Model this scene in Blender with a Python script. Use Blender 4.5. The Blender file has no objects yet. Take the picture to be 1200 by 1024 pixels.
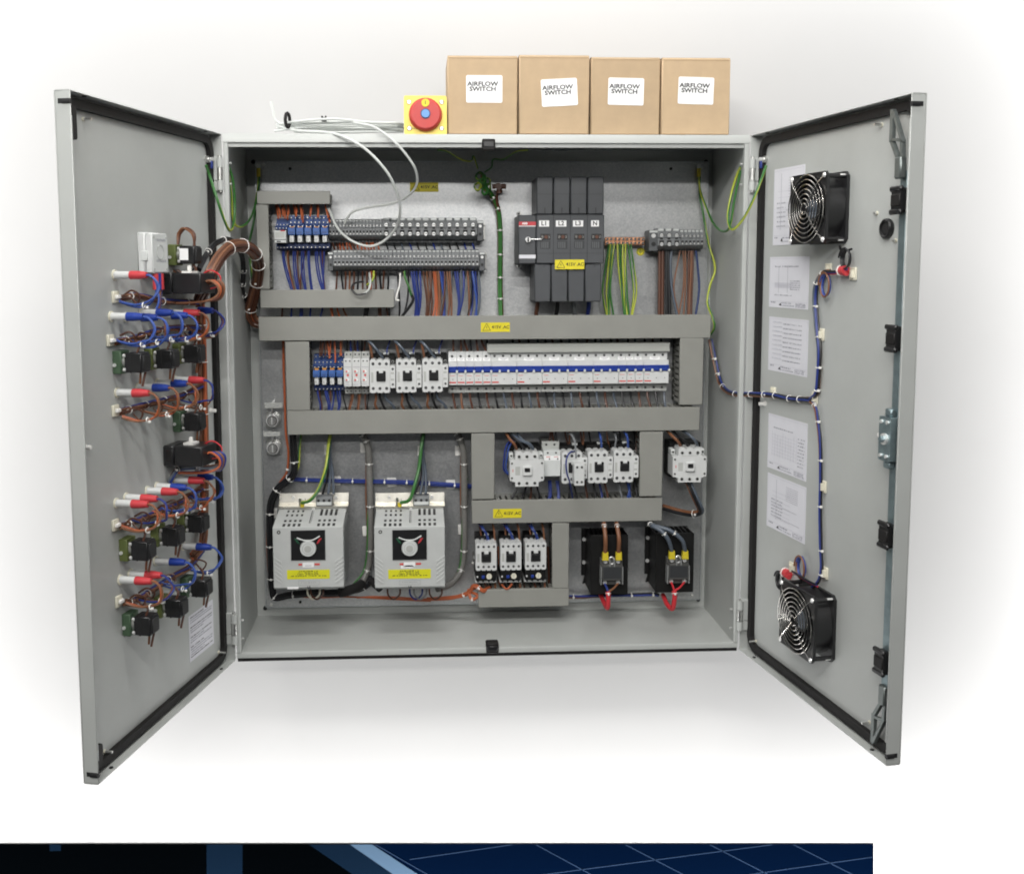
import bpy, math, random
from mathutils import Matrix, Vector
random.seed(7)
C = bpy.context.scene.collection
S = bpy.context.scene
R = math.radians

# ------------------------------------------------------------------ camera
CAM = Vector((-0.1317, -1.9889, 0.7705)); YAW, PITCH, ROLL = 0.0492, -0.1015, -0.0033
FPX, PX0, PY0 = 1212.37, 553.7, 435.3          # focal length and principal point, in photo pixels (1200 x 1024)
fwd = Vector((math.sin(YAW)*math.cos(PITCH), math.cos(YAW)*math.cos(PITCH), math.sin(PITCH)))
rgt = Vector((math.cos(YAW), -math.sin(YAW), 0)); upv = rgt.cross(fwd)
rgt, upv = rgt*math.cos(ROLL)+upv*math.sin(ROLL), -rgt*math.sin(ROLL)+upv*math.cos(ROLL)
cam = bpy.data.cameras.new("camera"); co = bpy.data.objects.new("camera", cam); C.objects.link(co)
m = Matrix((rgt, upv, -fwd)).transposed().to_4x4(); m.translation = CAM; co.matrix_world = m
cam.sensor_width = 36; cam.lens = FPX/1200*36; cam.shift_x = (600-PX0)/1200; cam.shift_y = -(512-PY0)/1200
cam.clip_start = .05; cam.clip_end = 60
S.camera = co

# ------------------------------------------------------------------ world, lamps, exposure
W = bpy.data.worlds.new("World"); S.world = W; W.use_nodes = True
wn_ = W.node_tree; bg = wn_.nodes["Background"]; bg.inputs[1].default_value = 1
tc_ = wn_.nodes.new("ShaderNodeTexCoord"); sx_ = wn_.nodes.new("ShaderNodeSeparateXYZ"); rp_ = wn_.nodes.new("ShaderNodeValToRGB"); mr_ = wn_.nodes.new("ShaderNodeMapRange")
mr_.inputs[1].default_value = -1; mr_.inputs[2].default_value = 1
wn_.links.new(tc_.outputs["Generated"], sx_.inputs[0]); wn_.links.new(sx_.outputs[2], mr_.inputs[0]); wn_.links.new(mr_.outputs[0], rp_.inputs[0]); wn_.links.new(rp_.outputs[0], bg.inputs[0])
rp_.color_ramp.elements[0].position = .38; rp_.color_ramp.elements[0].color = (.032, .033, .035, 1)     # a room: dim floor below, paler ceiling above
rp_.color_ramp.elements[1].position = .72; rp_.color_ramp.elements[1].color = (.135, .138, .142, 1)
S.view_settings.view_transform = 'Standard'; S.view_settings.look = 'None'
S.cycles.filter_width = 1.9; S.view_settings.exposure = 0; S.view_settings.gamma = 1
def area(name, loc, target, sx, sy, power, col=(1, 1, 1)):
    l = bpy.data.lights.new(name, 'AREA'); l.shape = 'RECTANGLE'; l.size = sx; l.size_y = sy; l.energy = power; l.color = col
    o = bpy.data.objects.new(name, l); C.objects.link(o); o.location = loc
    o.rotation_euler = (Vector(target)-Vector(loc)).to_track_quat('-Z', 'Y').to_euler(); return o
area("ceiling_tube_lamp_near", (-.5, -1.95, 1.88), (0, .1, .7), 1.9, .08, 39, (1, .985, .955))
area("ceiling_tube_lamp_far", (-.4, -3.9, 1.92), (0, .1, .6), 2.6, .10, 43, (1, .985, .955))
area("ceiling_tube_lamp_above", (-.03, -.80, 1.95), (-.03, -.80, 0), 1.0, .22, 14, (1, .985, .955))
area("added_wall_wash_left", (-1.58, -.05, .40), (-1.40, .262, .40), .15, 2.8, 27)  # added out of view to whiten the wall towards the left edge
area("added_wall_wash_right", (1.60, -.05, .45), (1.44, .262, .45), .15, 2.8, 21)  # added wash on the wall at right, leaves it greyer near the cabinet
area("added_wall_wash_top", (0, -.05, 1.75), (0, .262, 1.66), 3.2, .15, 19)  # added wash so the wall fades to white above the cabinet
area("added_wall_wash_bottom", (0, -.06, -.85), (0, .262, -.75), 3.0, .12, 43)  # unseen added source, brightens the wall below the cabinet

# ------------------------------------------------------------------ frames and measuring
AL, AR, SKIN = .238, .156, .0227
CAB = Matrix.Identity(4)
LD = Matrix.Translation((-.502, 0, 0)) @ Matrix.Rotation(math.pi/2-AL, 4, 'Z')
RD = Matrix.Translation((.502, 0, 0)) @ Matrix.Rotation(-(math.pi/2-AR), 4, 'Z')
H = 1.0185; D = .243; PL = .222
def at(px, py, y, F=CAB):
    """point of the plane y (local to frame F) that the photo shows at this pixel"""
    d = fwd*FPX + rgt*(px-PX0) - upv*(py-PY0)
    I = F.inverted(); o = I @ CAM; d = I.to_3x3() @ d
    return o + d*((y-o.y)/d.y)
def rect(x0, y0, x1, y1, y, F=CAB):
    a = at(x0, (y0+y1)/2, y, F).x; b = at(x1, (y0+y1)/2, y, F).x
    t = at((x0+x1)/2, y0, y, F).z; u = at((x0+x1)/2, y1, y, F).z
    return a, b, u, t

# ------------------------------------------------------------------ materials
MT = {}
def mat(name, col, rough=.5, metal=0, noise=0, nscale=60, bump=0, bscale=300, spec=.5, coat=0, speck=None):
    M = bpy.data.materials.new(name); M.use_nodes = True; nt = M.node_tree; b = nt.nodes["Principled BSDF"]
    b.inputs["Base Color"].default_value = (*col, 1); b.inputs["Roughness"].default_value = rough
    b.inputs["Metallic"].default_value = metal; b.inputs["Specular IOR Level"].default_value = spec
    b.inputs["Coat Weight"].default_value = coat
    tc = nt.nodes.new("ShaderNodeTexCoord")
    if noise:
        n = nt.nodes.new("ShaderNodeTexNoise"); n.inputs["Scale"].default_value = nscale; n.inputs["Detail"].default_value = 5
        n.inputs["Roughness"].default_value = .65
        nt.links.new(tc.outputs["Object"], n.inputs["Vector"])
        r = nt.nodes.new("ShaderNodeValToRGB"); r.color_ramp.elements[0].position = .3; r.color_ramp.elements[1].position = .7
        r.color_ramp.elements[0].color = (*[c*(1-noise) for c in col], 1); r.color_ramp.elements[1].color = (*[min(1, c*(1+noise)) for c in col], 1)
        nt.links.new(n.outputs["Fac"], r.inputs["Fac"]); nt.links.new(r.outputs["Color"], b.inputs["Base Color"])
        mr = nt.nodes.new("ShaderNodeMapRange"); mr.inputs[3].default_value = max(.02, rough-.1); mr.inputs[4].default_value = min(1, rough+.1)
        nt.links.new(n.outputs["Fac"], mr.inputs[0]); nt.links.new(mr.outputs[0], b.inputs["Roughness"])
    if bump:
        n2 = nt.nodes.new("ShaderNodeTexNoise"); n2.inputs["Scale"].default_value = bscale; n2.inputs["Detail"].default_value = 3
        nt.links.new(tc.outputs["Object"], n2.inputs["Vector"])
        bp = nt.nodes.new("ShaderNodeBump"); bp.inputs["Strength"].default_value = bump; bp.inputs["Distance"].default_value = .001
        nt.links.new(n2.outputs["Fac"], bp.inputs["Height"]); nt.links.new(bp.outputs["Normal"], b.inputs["Normal"])
    MT[name] = M; return M
mat("paint", (.44, .455, .44), .42, noise=.05, nscale=6, bump=.16, bscale=420)
mat("wallpaint", (.455, .452, .448), .9, noise=.01, nscale=5, spec=.1)
mat("zincbolt", (.62, .62, .6), .3, .9, noise=.1, nscale=200)
mat("galvgreen", (.25, .32, .34), .4, .7, noise=.18, nscale=40)
mat("hooksteel", (.17, .19, .185), .42, .6, noise=.2, nscale=60)
mat("zincplate", (.55, .58, .6), .35, .85, noise=.14, nscale=90)
mat("trunk", (.262, .262, .24), .5, noise=.05, nscale=14, bump=.05)
mat("trunklite", (.36, .37, .345), .5, noise=.03, nscale=14)
mat("dark", (.012, .012, .013), .6)
mat("rubber", (.014, .013, .013), .6, bump=.2, bscale=150, spec=.25)
mat("blackplastic", (.014, .014, .015), .32, noise=.15, nscale=60)
mat("blacksatin", (.008, .008, .008), .5, noise=.2, nscale=40, spec=.25)
mat("white", (.62, .63, .625), .42, noise=.05, nscale=40)
mat("whitedim", (.6, .62, .61), .45, noise=.03, nscale=40)
mat("greywhite", (.44, .45, .43), .5, noise=.04, nscale=40)
mat("termgrey", (.22, .23, .235), .42, noise=.08, nscale=80)
mat("termdark", (.09, .095, .1), .5, noise=.08, nscale=80)
mat("blue", (.032, .075, .24), .45, noise=.1, nscale=70)
mat("bluelite", (.045, .12, .36), .45, noise=.1, nscale=70)
mat("bluedark", (.012, .03, .12), .45)
mat("toggle", (.014, .042, .27), .38)
mat("isolator", (.062, .066, .072), .5, noise=.08, nscale=30, bump=.08)
mat("isolatordark", (.03, .032, .035), .5)
mat("red", (.52, .045, .055), .45, noise=.08, nscale=60)
mat("redprint", (.6, .08, .07), .6)
mat("reddial", (.5, .035, .03), .45, noise=.06, nscale=60)
mat("yellow", (.70, .60, .02), .5, noise=.05, nscale=40)
mat("limeyellow", (.70, .68, .02), .5, noise=.04, nscale=40)
mat("estopyellow", (.8, .62, .12), .45, noise=.04, nscale=40)
mat("lug", (.62, .5, .03), .4)
mat("orange", (.42, .105, .04), .46)
mat("brown", (.095, .036, .02), .42)
mat("brownlite", (.2, .085, .042), .45)
mat("wblue", (.02, .038, .2), .42)
mat("wbluelite", (.04, .085, .32), .42)
mat("wgrey", (.2, .21, .22), .4)
mat("wslate", (.09, .11, .14), .38)
mat("wblack", (.012, .012, .014), .38)
mat("wgreen", (.035, .15, .03), .42)
mat("wyellow", (.40, .45, .05), .42)
mat("wred", (.55, .03, .04), .4)
mat("cablegrey", (.58, .6, .58), .42, noise=.04, nscale=50)
mat("sheath", (.17, .165, .155), .35, noise=.2, nscale=400)
mat("tie", (.8, .79, .76), .4)
mat("cream", (.7, .67, .55), .5)
mat("paper", (.66, .66, .70), .75, noise=.03, nscale=30)
mat("paperwhite", (.85, .85, .85), .7)
mat("ink", (.02, .02, .022), .7)
mat("inkgrey", (.3, .3, .34), .7)
mat("inkfaint", (.5, .5, .55), .7)
mat("card", (.47, .345, .215), .8, noise=.06, nscale=26, bump=.1, bscale=160)
mat("cardedge", (.34, .22, .12), .85, noise=.1, nscale=60)
mat("copper", (.62, .3, .17), .35, .85, noise=.1, nscale=80)
mat("chrome", (.86, .86, .85), .3, .55)
mat("steelwire", (.72, .7, .66), .2, 1)
mat("aluminium", (.62, .6, .54), .3, .9, noise=.06, nscale=60)
mat("drivegrey", (.51, .525, .515), .45, noise=.04, nscale=30)
mat("driveside", (.3, .31, .31), .45, noise=.03, nscale=30)
mat("screengreen", (.02, .1, .05), .4)
mat("olive", (.10, .125, .035), .55, noise=.15, nscale=60)
mat("greenplate", (.055, .10, .055), .55, noise=.15, nscale=60)
mat("relaylamp", (.5, .22, .03), .4)
mat("blueknob", (.1, .28, .62), .35)
mat("ssr", (.07, .07, .068), .3, noise=.1, nscale=60)
mat("clearcover", (.3, .31, .31), .15)
mat("navy", (.0004, .0022, .0085), .95, spec=0)
mat("navyblack", (.0003, .0005, .0007), .95, spec=0)
mat("navyblue", (.002, .0055, .012), .95, spec=0)
mat("skyline", (.04, .066, .10), .95, spec=0)
mat("lineblue", (.013, .024, .048), .95, spec=0)
# galvanised mounting plate: spangle
def galv():
    M = bpy.data.materials.new("galvanised"); M.use_nodes = True; nt = M.node_tree; b = nt.nodes["Principled BSDF"]
    tc = nt.nodes.new("ShaderNodeTexCoord"); v = nt.nodes.new("ShaderNodeTexVoronoi"); v.inputs["Scale"].default_value = 330
    n = nt.nodes.new("ShaderNodeTexNoise"); n.inputs["Scale"].default_value = 14; n.inputs["Detail"].default_value = 8
    nt.links.new(tc.outputs["Object"], v.inputs["Vector"]); nt.links.new(tc.outputs["Object"], n.inputs["Vector"])
    sp = nt.nodes.new("ShaderNodeSeparateColor"); nt.links.new(v.outputs["Color"], sp.inputs[0])
    mx = nt.nodes.new("ShaderNodeMix"); mx.inputs[0].default_value = .5
    nt.links.new(sp.outputs[0], mx.inputs[2]); nt.links.new(n.outputs["Fac"], mx.inputs[3])
    r = nt.nodes.new("ShaderNodeValToRGB"); r.color_ramp.elements[0].color = (.40, .41, .42, 1); r.color_ramp.elements[1].color = (.51, .515, .515, 1)
    r.color_ramp.elements[0].position = .2; r.color_ramp.elements[1].position = .8
    nt.links.new(mx.outputs[0], r.inputs[0]); nt.links.new(r.outputs[0], b.inputs["Base Color"])
    mr = nt.nodes.new("ShaderNodeMapRange"); mr.inputs[3].default_value = .30; mr.inputs[4].default_value = .46
    nt.links.new(mx.outputs[0], mr.inputs[0]); nt.links.new(mr.outputs[0], b.inputs["Roughness"])
    b.inputs["Metallic"].default_value = .8; MT["galvanised"] = M
galv()
nt = MT["card"].node_tree; oi = nt.nodes.new("ShaderNodeObjectInfo"); hs = nt.nodes.new("ShaderNodeHueSaturation"); mr = nt.nodes.new("ShaderNodeMapRange")   # each carton its own shade
mr.inputs[3].default_value = .9; mr.inputs[4].default_value = 1.1; bs = nt.nodes["Principled BSDF"].inputs["Base Color"]; src = bs.links[0].from_socket
nt.links.new(oi.outputs["Random"], mr.inputs[0]); nt.links.new(mr.outputs[0], hs.inputs["Value"]); nt.links.new(src, hs.inputs["Color"]); nt.links.new(hs.outputs[0], bs)

# ------------------------------------------------------------------ mesh building
TW = random.Random(9); rw_ = random.Random(33)
class MB:
    def __init__(s): s.v = []; s.f = []; s.m = []; s.mats = []
    def mi(s, n):
        if n not in s.mats: s.mats.append(n)
        return s.mats.index(n)
    def face(s, idx, mt): s.f.append(tuple(idx)); s.m.append(s.mi(mt))
    def box(s, x0, x1, y0, y1, z0, z1, mt, c=0):
        if x1 < x0: x0, x1 = x1, x0
        if y1 < y0: y0, y1 = y1, y0
        if z1 < z0: z0, z1 = z1, z0
        b = len(s.v); c = min(c, (x1-x0)*.4, (y1-y0)*.4, (z1-z0)*.4)
        if c <= 0:
            s.v += [(x, y, z) for x in (x0, x1) for y in (y0, y1) for z in (z0, z1)]
            for q in ((0, 1, 3, 2), (4, 6, 7, 5), (0, 4, 5, 1), (2, 3, 7, 6), (0, 2, 6, 4), (1, 5, 7, 3)): s.face([b+i for i in q], mt)
            return
        lo, hi = (x0, y0, z0), (x1, y1, z1); ix = {}; cen = Vector(((x0+x1)/2, (y0+y1)/2, (z0+z1)/2))
        for k in range(8):
            sg = ((k >> 2) & 1, (k >> 1) & 1, k & 1)
            for a in range(3):
                p = [hi[i]-(0 if i == a else c) if sg[i] else lo[i]+(0 if i == a else c) for i in range(3)]
                ix[(sg, a)] = len(s.v); s.v.append(tuple(p))
        def add(ids):
            P = [Vector(s.v[i]) for i in ids]; n = (P[1]-P[0]).cross(P[2]-P[0]); m = sum(P, Vector())/len(P)
            s.face(ids if n.dot(m-cen) > 0 else ids[::-1], mt)
        for a in range(3):
            o1, o2 = [i for i in range(3) if i != a]
            for sd in (0, 1):
                q = []
                for u, w in ((0, 0), (0, 1), (1, 1), (1, 0)):
                    g = [0, 0, 0]; g[a] = sd; g[o1] = u; g[o2] = w; q.append(ix[(tuple(g), a)])
                add(q)
            for u in (0, 1):
                for w in (0, 1):
                    g0 = [0, 0, 0]; g0[o1] = u; g0[o2] = w; g1 = list(g0); g1[a] = 1
                    add([ix[(tuple(g0), o1)], ix[(tuple(g1), o1)], ix[(tuple(g1), o2)], ix[(tuple(g0), o2)]])
        for k in range(8):
            sg = ((k >> 2) & 1, (k >> 1) & 1, k & 1); add([ix[(sg, a)] for a in range(3)])
    def prism(s, poly, a0, a1, mt, axis='y', cap=None):
        """poly extruded along axis; (u,v) = (x,z) for y, (y,z) for x, (x,y) for z"""
        b = len(s.v); n = len(poly)
        area2 = sum(poly[i][0]*poly[(i+1) % n][1]-poly[(i+1) % n][0]*poly[i][1] for i in range(n))
        if area2 < 0: poly = poly[::-1]
        for t in (a0, a1):
            for u, v in poly: s.v.append((u, t, v) if axis == 'y' else (t, u, v) if axis == 'x' else (u, v, t))
        f0 = [b+i for i in range(n)]; f1 = [b+n+i for i in range(n)]
        fl = axis == 'y'
        s.face(f0 if fl else f0[::-1], cap or mt); s.face(f1[::-1] if fl else f1, mt)
        for i in range(n):
            q = [b+i, b+n+i, b+n+(i+1) % n, b+(i+1) % n]
            s.face(q if fl else q[::-1], mt)
    def cyl(s, c, r, h, mt, axis='y', n=12, r2=None, cap=None):
        """from c along +axis by h"""
        r2 = r if r2 is None else r2; b = len(s.v); c = Vector(c)
        ax = {'x': Vector((1, 0, 0)), 'y': Vector((0, 1, 0)), 'z': Vector((0, 0, 1))}[axis] if isinstance(axis, str) else Vector(axis).normalized()
        t = Vector((0, 0, 1)) if abs(ax.z) < .9 else Vector((1, 0, 0)); u = ax.cross(t).normalized(); w = ax.cross(u)
        for k, (rr, hh) in enumerate(((r, 0), (r2, h))):
            for i in range(n):
                a = 2*math.pi*i/n; s.v.append(tuple(c+ax*hh+(u*math.cos(a)+w*math.sin(a))*rr))
        sg = 1 if h > 0 else -1
        f0 = [b+i for i in range(n)]; f1 = [b+n+i for i in range(n)]
        s.face((f0[::-1] if sg > 0 else f0), cap or mt); s.face((f1 if sg > 0 else f1[::-1]), cap or mt)
        for i in range(n):
            q = [b+i, b+(i+1) % n, b+n+(i+1) % n, b+n+i]; s.face(q if sg > 0 else q[::-1], mt)
    def tube(s, pts, r, mt, n=6, mt2=None, closed=False, sub=4, smooth=True, twist=.55):
        P = [Vector(p) for p in pts]
        if smooth and len(P) > 2:
            Q = []; N = len(P); rng = N if closed else N-1
            for i in range(rng):
                p0 = P[(i-1) % N] if (closed or i > 0) else P[0]*2-P[1]
                p1, p2 = P[i], P[(i+1) % N]
                p3 = P[(i+2) % N] if (closed or i+2 < N) else P[-1]*2-P[-2]
                for k in range(sub):
                    t = k/sub
                    Q.append(.5*((2*p1)+(p2-p0)*t+(2*p0-5*p1+4*p2-p3)*t*t+(3*p1-p0-3*p2+p3)*t**3))
            if not closed: Q.append(P[-1])
            P = Q
        N = len(P); b = len(s.v); u = None; ln = 0; ph = TW.uniform(0, 6.28) if mt2 else 0
        for i in range(N):
            if closed: T = P[(i+1) % N]-P[i-1]
            else: T = P[min(i+1, N-1)]-P[max(i-1, 0)]
            T = T.normalized() if T.length > 1e-9 else Vector((0, 0, 1))
            if u is None:
                u = T.cross(Vector((0.3, 1, .2)));
                if u.length < 1e-3: u = T.cross(Vector((1, 0, 0)))
                u.normalize()
            else:
                u = (u-T*u.dot(T)); u.normalize()
            w = T.cross(u)
            if i: ln += (P[i]-P[i-1]).length
            off = ph+ln/(r*14)*twist if mt2 else 0
            for k in range(n):
                a = 2*math.pi*k/n+off; s.v.append(tuple(P[i]+(u*math.cos(a)+w*math.sin(a))*r))
        for i in range(N if closed else N-1):
            for k in range(n):
                a = b+i*n+k; a2 = b+i*n+(k+1) % n; c = b+((i+1) % N)*n+k; d = b+((i+1) % N)*n+(k+1) % n
                s.face((a, a2, d, c), mt2 if (mt2 and k < n*.27) else mt)
        if not closed:
            s.face([b+k for k in range(n)][::-1], mt); s.face([b+(N-1)*n+k for k in range(n)], mt)
    def build(s, name, smooth=True):
        me = bpy.data.meshes.new(name); me.from_pydata(s.v, [], s.f); 
        for n in s.mats: me.materials.append(MT[n])
        me.polygons.foreach_set("material_index", s.m)
        if smooth:
            me.shade_smooth(); me.set_sharp_from_angle(angle=R(38))
        me.update(); return me
CACHE = {}
def mesh(key, fn, *a):
    k = (key,)+tuple(a)
    if k not in CACHE:
        b = MB(); fn(b, *a); CACHE[k] = b.build(key)
    return CACHE[k]
def obj(name, me, parent=None, loc=(0, 0, 0), roty=0, label=None):
    o = bpy.data.objects.new(name, me); C.objects.link(o)
    if parent is not None: o.parent = parent
    o.location = loc
    if roty: o.rotation_euler = (0, roty, 0)
    if label: o['label'] = label
    return o
def part(name, parent, fn, *a, loc=(0, 0, 0), roty=0, label=None):
    return obj(name, mesh(name, fn, *a), parent, loc, roty, label)
def one(name, parent, fn, loc=(0, 0, 0), label=None):
    b = MB(); fn(b); return obj(name, b.build(name), parent, loc, 0, label)
def thing(name, label, cat, loc=(0, 0, 0), F=CAB, group=None, roty=0):
    o = bpy.data.objects.new(name, None); C.objects.link(o); o.empty_display_size = .02
    o.matrix_world = F @ Matrix.Translation(loc) @ Matrix.Rotation(roty, 4, 'Y')
    o['label'] = label; o['category'] = cat
    if group: o['group'] = group
    return o
def tag(o, label, cat, group=None):
    o['label'] = label; o['category'] = cat
    if group: o['group'] = group
    return o
def B(x0, x1, y0, y1, z0, z1, mt, c=0): return lambda b: b.box(x0, x1, y0, y1, z0, z1, mt, c)
TXT = {}
def text(name, parent, s, size, loc, mt="ink", rotz=0, bold=0, ext=.0002, sx=1):
    k = (s, size, mt, bold, sx)
    if k not in TXT:
        cu = bpy.data.curves.new("lettering", 'FONT'); cu.body = s; cu.size = size; cu.align_x = 'CENTER'; cu.align_y = 'CENTER'
        cu.extrude = ext; cu.offset = bold; cu.space_line = .85; cu.resolution_u = 3
        o = bpy.data.objects.new("lettering", cu); C.objects.link(o); bpy.context.view_layer.update()
        me = bpy.data.meshes.new_from_object(o.evaluated_get(bpy.context.evaluated_depsgraph_get()))
        bpy.data.objects.remove(o); me.transform(Matrix.Diagonal((sx, 1, 1, 1))); me.transform(Matrix.Rotation(math.pi/2, 4, 'X'))
        me.materials.clear(); me.materials.append(MT[mt]); TXT[k] = me
    return obj(name, TXT[k], parent, loc, rotz)
def rrect(x0, x1, z0, z1, r, n=4):
    out = []
    for cx, cz, a0 in ((x1-r, z1-r, 0), (x0+r, z1-r, 90), (x0+r, z0+r, 180), (x1-r, z0+r, 270)):
        for i in range(n+1):
            a = R(a0+90*i/n); out.append((cx+r*math.cos(a), cz+r*math.sin(a)))
    return out
ORD = ["leftmost", "second from left", "third from left", "fourth from left", "fifth from left", "sixth from left", "seventh from left",
       "eighth from left", "ninth from left", "tenth from left", "eleventh from left", "twelfth from left", "thirteenth from left", "fourteenth from left", "fifteenth from left"]
def ordn(i, n): return "rightmost" if i == n-1 else ORD[i]

# ------------------------------------------------------------------ the setting: white wall
b = MB(); b.box(-7, 7, .262, .30, -3, 4.5, "wallpaint")
wl = obj("backdrop_wall", b.build("backdrop_wall")); wl['kind'] = 'structure'; wl['label'] = 'plain white wall behind the cabinet'

# ------------------------------------------------------------------ the cabinet
cab = thing("control_cabinet", "large grey steel control cabinet with both doors standing wide open", "control cabinet", (0, 0, 0))
T = .003
one("side_panel", cab, B(-.5, -.5+T, .012, D, 0, H, "paint"), label="left side panel of the cabinet")
one("side_panel", cab, B(.5-T, .5, .012, D, 0, H, "paint"), label="right side panel of the cabinet")
one("top_panel", cab, B(-.5+T, .5-T, .012, D, H-T, H, "paint"))
one("bottom_panel", cab, B(-.5+T, .5-T, .012, D, .004, .004+T, "paint"))
one("back_panel", cab, B(-.5+T, .5-T, D, D+.004, .004+T, H-T, "paint"))
def rim(b):
    b.prism([(0, H-.016), (.0, H-.008), (.0035, H), (.012, H), (.012, H-.0165), (.002, H-.0165)], -.5, .5, "paint", 'x')
    b.prism([(.0005, 0.0045), (.0, .009), (.0025, .0155), (.012, .0155), (.012, 0.0045)], -.5, .5, "paint", 'x')
    for s in (-1, 1):
        b.prism([(s*.5, .002), (s*.4985, 0), (s*.4925, 0), (s*.491, .0015), (s*.491, .012), (s*.5, .012)], .0157, H-.0167, "paint", 'z')
    b.box(-.491, .491, .006, .012, H-.024, H-.0166, "paint")
one("front_rim", cab, rim)
one("bottom_seal", cab, B(-.499, .499, .003, .0118, -.0035, .0042, "rubber", .001))
x0, x1, z0, z1 = rect(303, 191, 829, 706, PL)
x0 = at(312, 700, PL).x; x1 = at(822, 600, PL).x; z0 = at(560, 707, PL).z; z1 = at(560, 190, PL).z
one("mounting_plate", cab, B(x0, x1, PL, PL+.002, z0, z1, "galvanised", .0008))
PX, PX1, PZ0, PZ1 = x0, x1, z0, z1
one("plate_fold", cab, lambda b: (b.box(x0, x1, PL+.0025, PL+.012, z0-.002, z0, "zincplate"), b.box(x0, x1, PL+.0025, PL+.012, z1, z1+.002, "zincplate"),
     b.box(x0-.002, x0, PL+.0025, PL+.012, z0, z1, "zincplate"), b.box(x1, x1+.002, PL+.0025, PL+.012, z0, z1, "zincplate")))
def plug(b, r): b.cyl((0, 0, 0), r, -.003, "rubber", n=14); b.cyl((0, -.003, 0), r*.7, -.001, "dark", n=14)
for px, py, yy, r in ((297, 190, D, .0045), (340, 198, PL, .003), (827, 190, D, .0045), (786, 198, PL, .003), (311, 712, D, .0045), (352, 705, PL, .003), (818, 702, D, .0045)):
    part("hole_plug", cab, plug, r, loc=at(px, py, yy))
def bolt(b, r): b.cyl((0, 0, 0), r, -.003, "zincbolt", n=6); b.cyl((0, -.003, 0), r*.5, -.004, "zincbolt", n=8)
for px, py in ((318, 708), (811, 697), (309, 193), (822, 197)):
    part("plate_bolt", cab, bolt, .0035, loc=at(px, py, PL))
def hinge(b):
    b.cyl((0, 0, -.034), .0032, .068, "zincbolt", 'z', 10)
    for a, h in ((-.03, .018), (.012, .018)): b.cyl((0, 0, a), .0058, h, "paint", 'z', 12)
    b.cyl((0, 0, -.011), .0058, .022, "zincbolt", 'z', 12)
def leaf(b, s): b.box(0, s*.024, -.001, .002, -.012, .032, "paint", .001); b.box(0, s*.024, -.001, .002, -.032, -.013, "paint", .001)
for px, py, s in ((258, 204, -1), (274.5, 737, -1), (881.5, 205, 1), (867, 721, 1)):
    h = part("hinge", cab, hinge, loc=at(px, py, -.008))
    part("hinge_leaf", h, leaf, s, loc=(s*.004, .004, 0))
def sidebolt(b, s): b.cyl((0, 0, 0), .0035, -s*.003, "zincbolt", 'x', 8); b.cyl((-s*.003, 0, 0), .002, -s*.005, "chrome", 'x', 8)
for s, zz in ((-1, at(268, 192, .03).z), (-1, at(268, 216, .03).z), (1, at(870, 193, .03).z), (1, at(870, 217, .03).z), (-1, at(284, 725, .03).z), (-1, at(284, 746, .03).z), (1, at(859, 712, .03).z), (1, at(859, 734, .03).z)):
    part("side_bolt", cab, sidebolt, s, loc=(s*(.5-T), .022, zz))
def catch(b): b.box(-.0125, .0125, -.004, .02, -.012, .009, "rubber", .002); b.box(-.010, .010, -.006, -.0035, -.006, .004, "blackplastic", .001)
part("latch_catch", cab, catch, loc=(at(572.5, 168, 0).x, 0, H-.018))
part("latch_catch", cab, catch, loc=(at(577, 762, 0).x, 0, .016))
def side_studs(b): b.cyl((0, 0, 0), .006, -.006, "zincbolt", 'z', 6); b.cyl((0, 0, -.006), .003, -.008, "chrome", 'z', 8)

# doors: pans with folded returns, sealed by a rubber gasket
def pan(b, xa, xb, free):
    t = .0018; s = SKIN
    b.box(xa, xb, s, s+t, .001, H-.001, "paint")
    b.prism([(0, .001), (.003, 0.0002), (s, .0002), (s, .002), (0, .002)], xa, xb, "paint", 'x')
    b.prism([(0, H-.0012), (.003, H-.0002), (s, H-.0002), (s, H-.002), (0, H-.002)], xa, xb, "paint", 'x')
    hx = xa if free == xb else xb; sg = 1 if free > hx else -1
    b.box(hx, hx+sg*t, 0, s, .002, H-.002, "paint")
    b.box(free, free-sg*t, -.0005, s, .0022, H-.0022, "paint", .0006)
    b.box(free-sg*.0035, free-sg*.0055, .001, s-.002, .036, H-.036, "paint")
def gasket(b, xa, xb):
    o = rrect(xa+.006, xb-.006, .0065, H-.0065, .03, 6); i = rrect(xa+.020, xb-.020, .0205, H-.0205, .018, 6)
    n = len(o); v0 = len(b.v)
    for y in (SKIN-.009, SKIN-.0004):
        for p in o: b.v.append((p[0], y, p[1]))
        for p in i: b.v.append((p[0], y, p[1]))
    k = b.mi("rubber")
    for j in range(n):
        q = (j+1) % n
        b.face([v0+j, v0+q, v0+n+q, v0+n+j][::-1], "rubber")
        b.face([v0+n+j, v0+n+q, v0+3*n+q, v0+3*n+j], "rubber"); b.face([v0+j, v0+2*n+j, v0+2*n+q, v0+q], "rubber")
def dot(b): b.cyl((0, 0, 0), .0034, .0012, "dark", 'z', 10)
def stud(b, L): b.cyl((0, 0, 0), .0032, -.002, "cream", n=8); b.cyl((0, -.002, 0), .0022, -L, "zincbolt", n=8)
def whitestud(b, L): b.cyl((0, 0, 0), .0034, -L, "tie", n=8); b.cyl((0, 0, 0), .005, -.003, "tie", n=8)
doors = []
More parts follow.
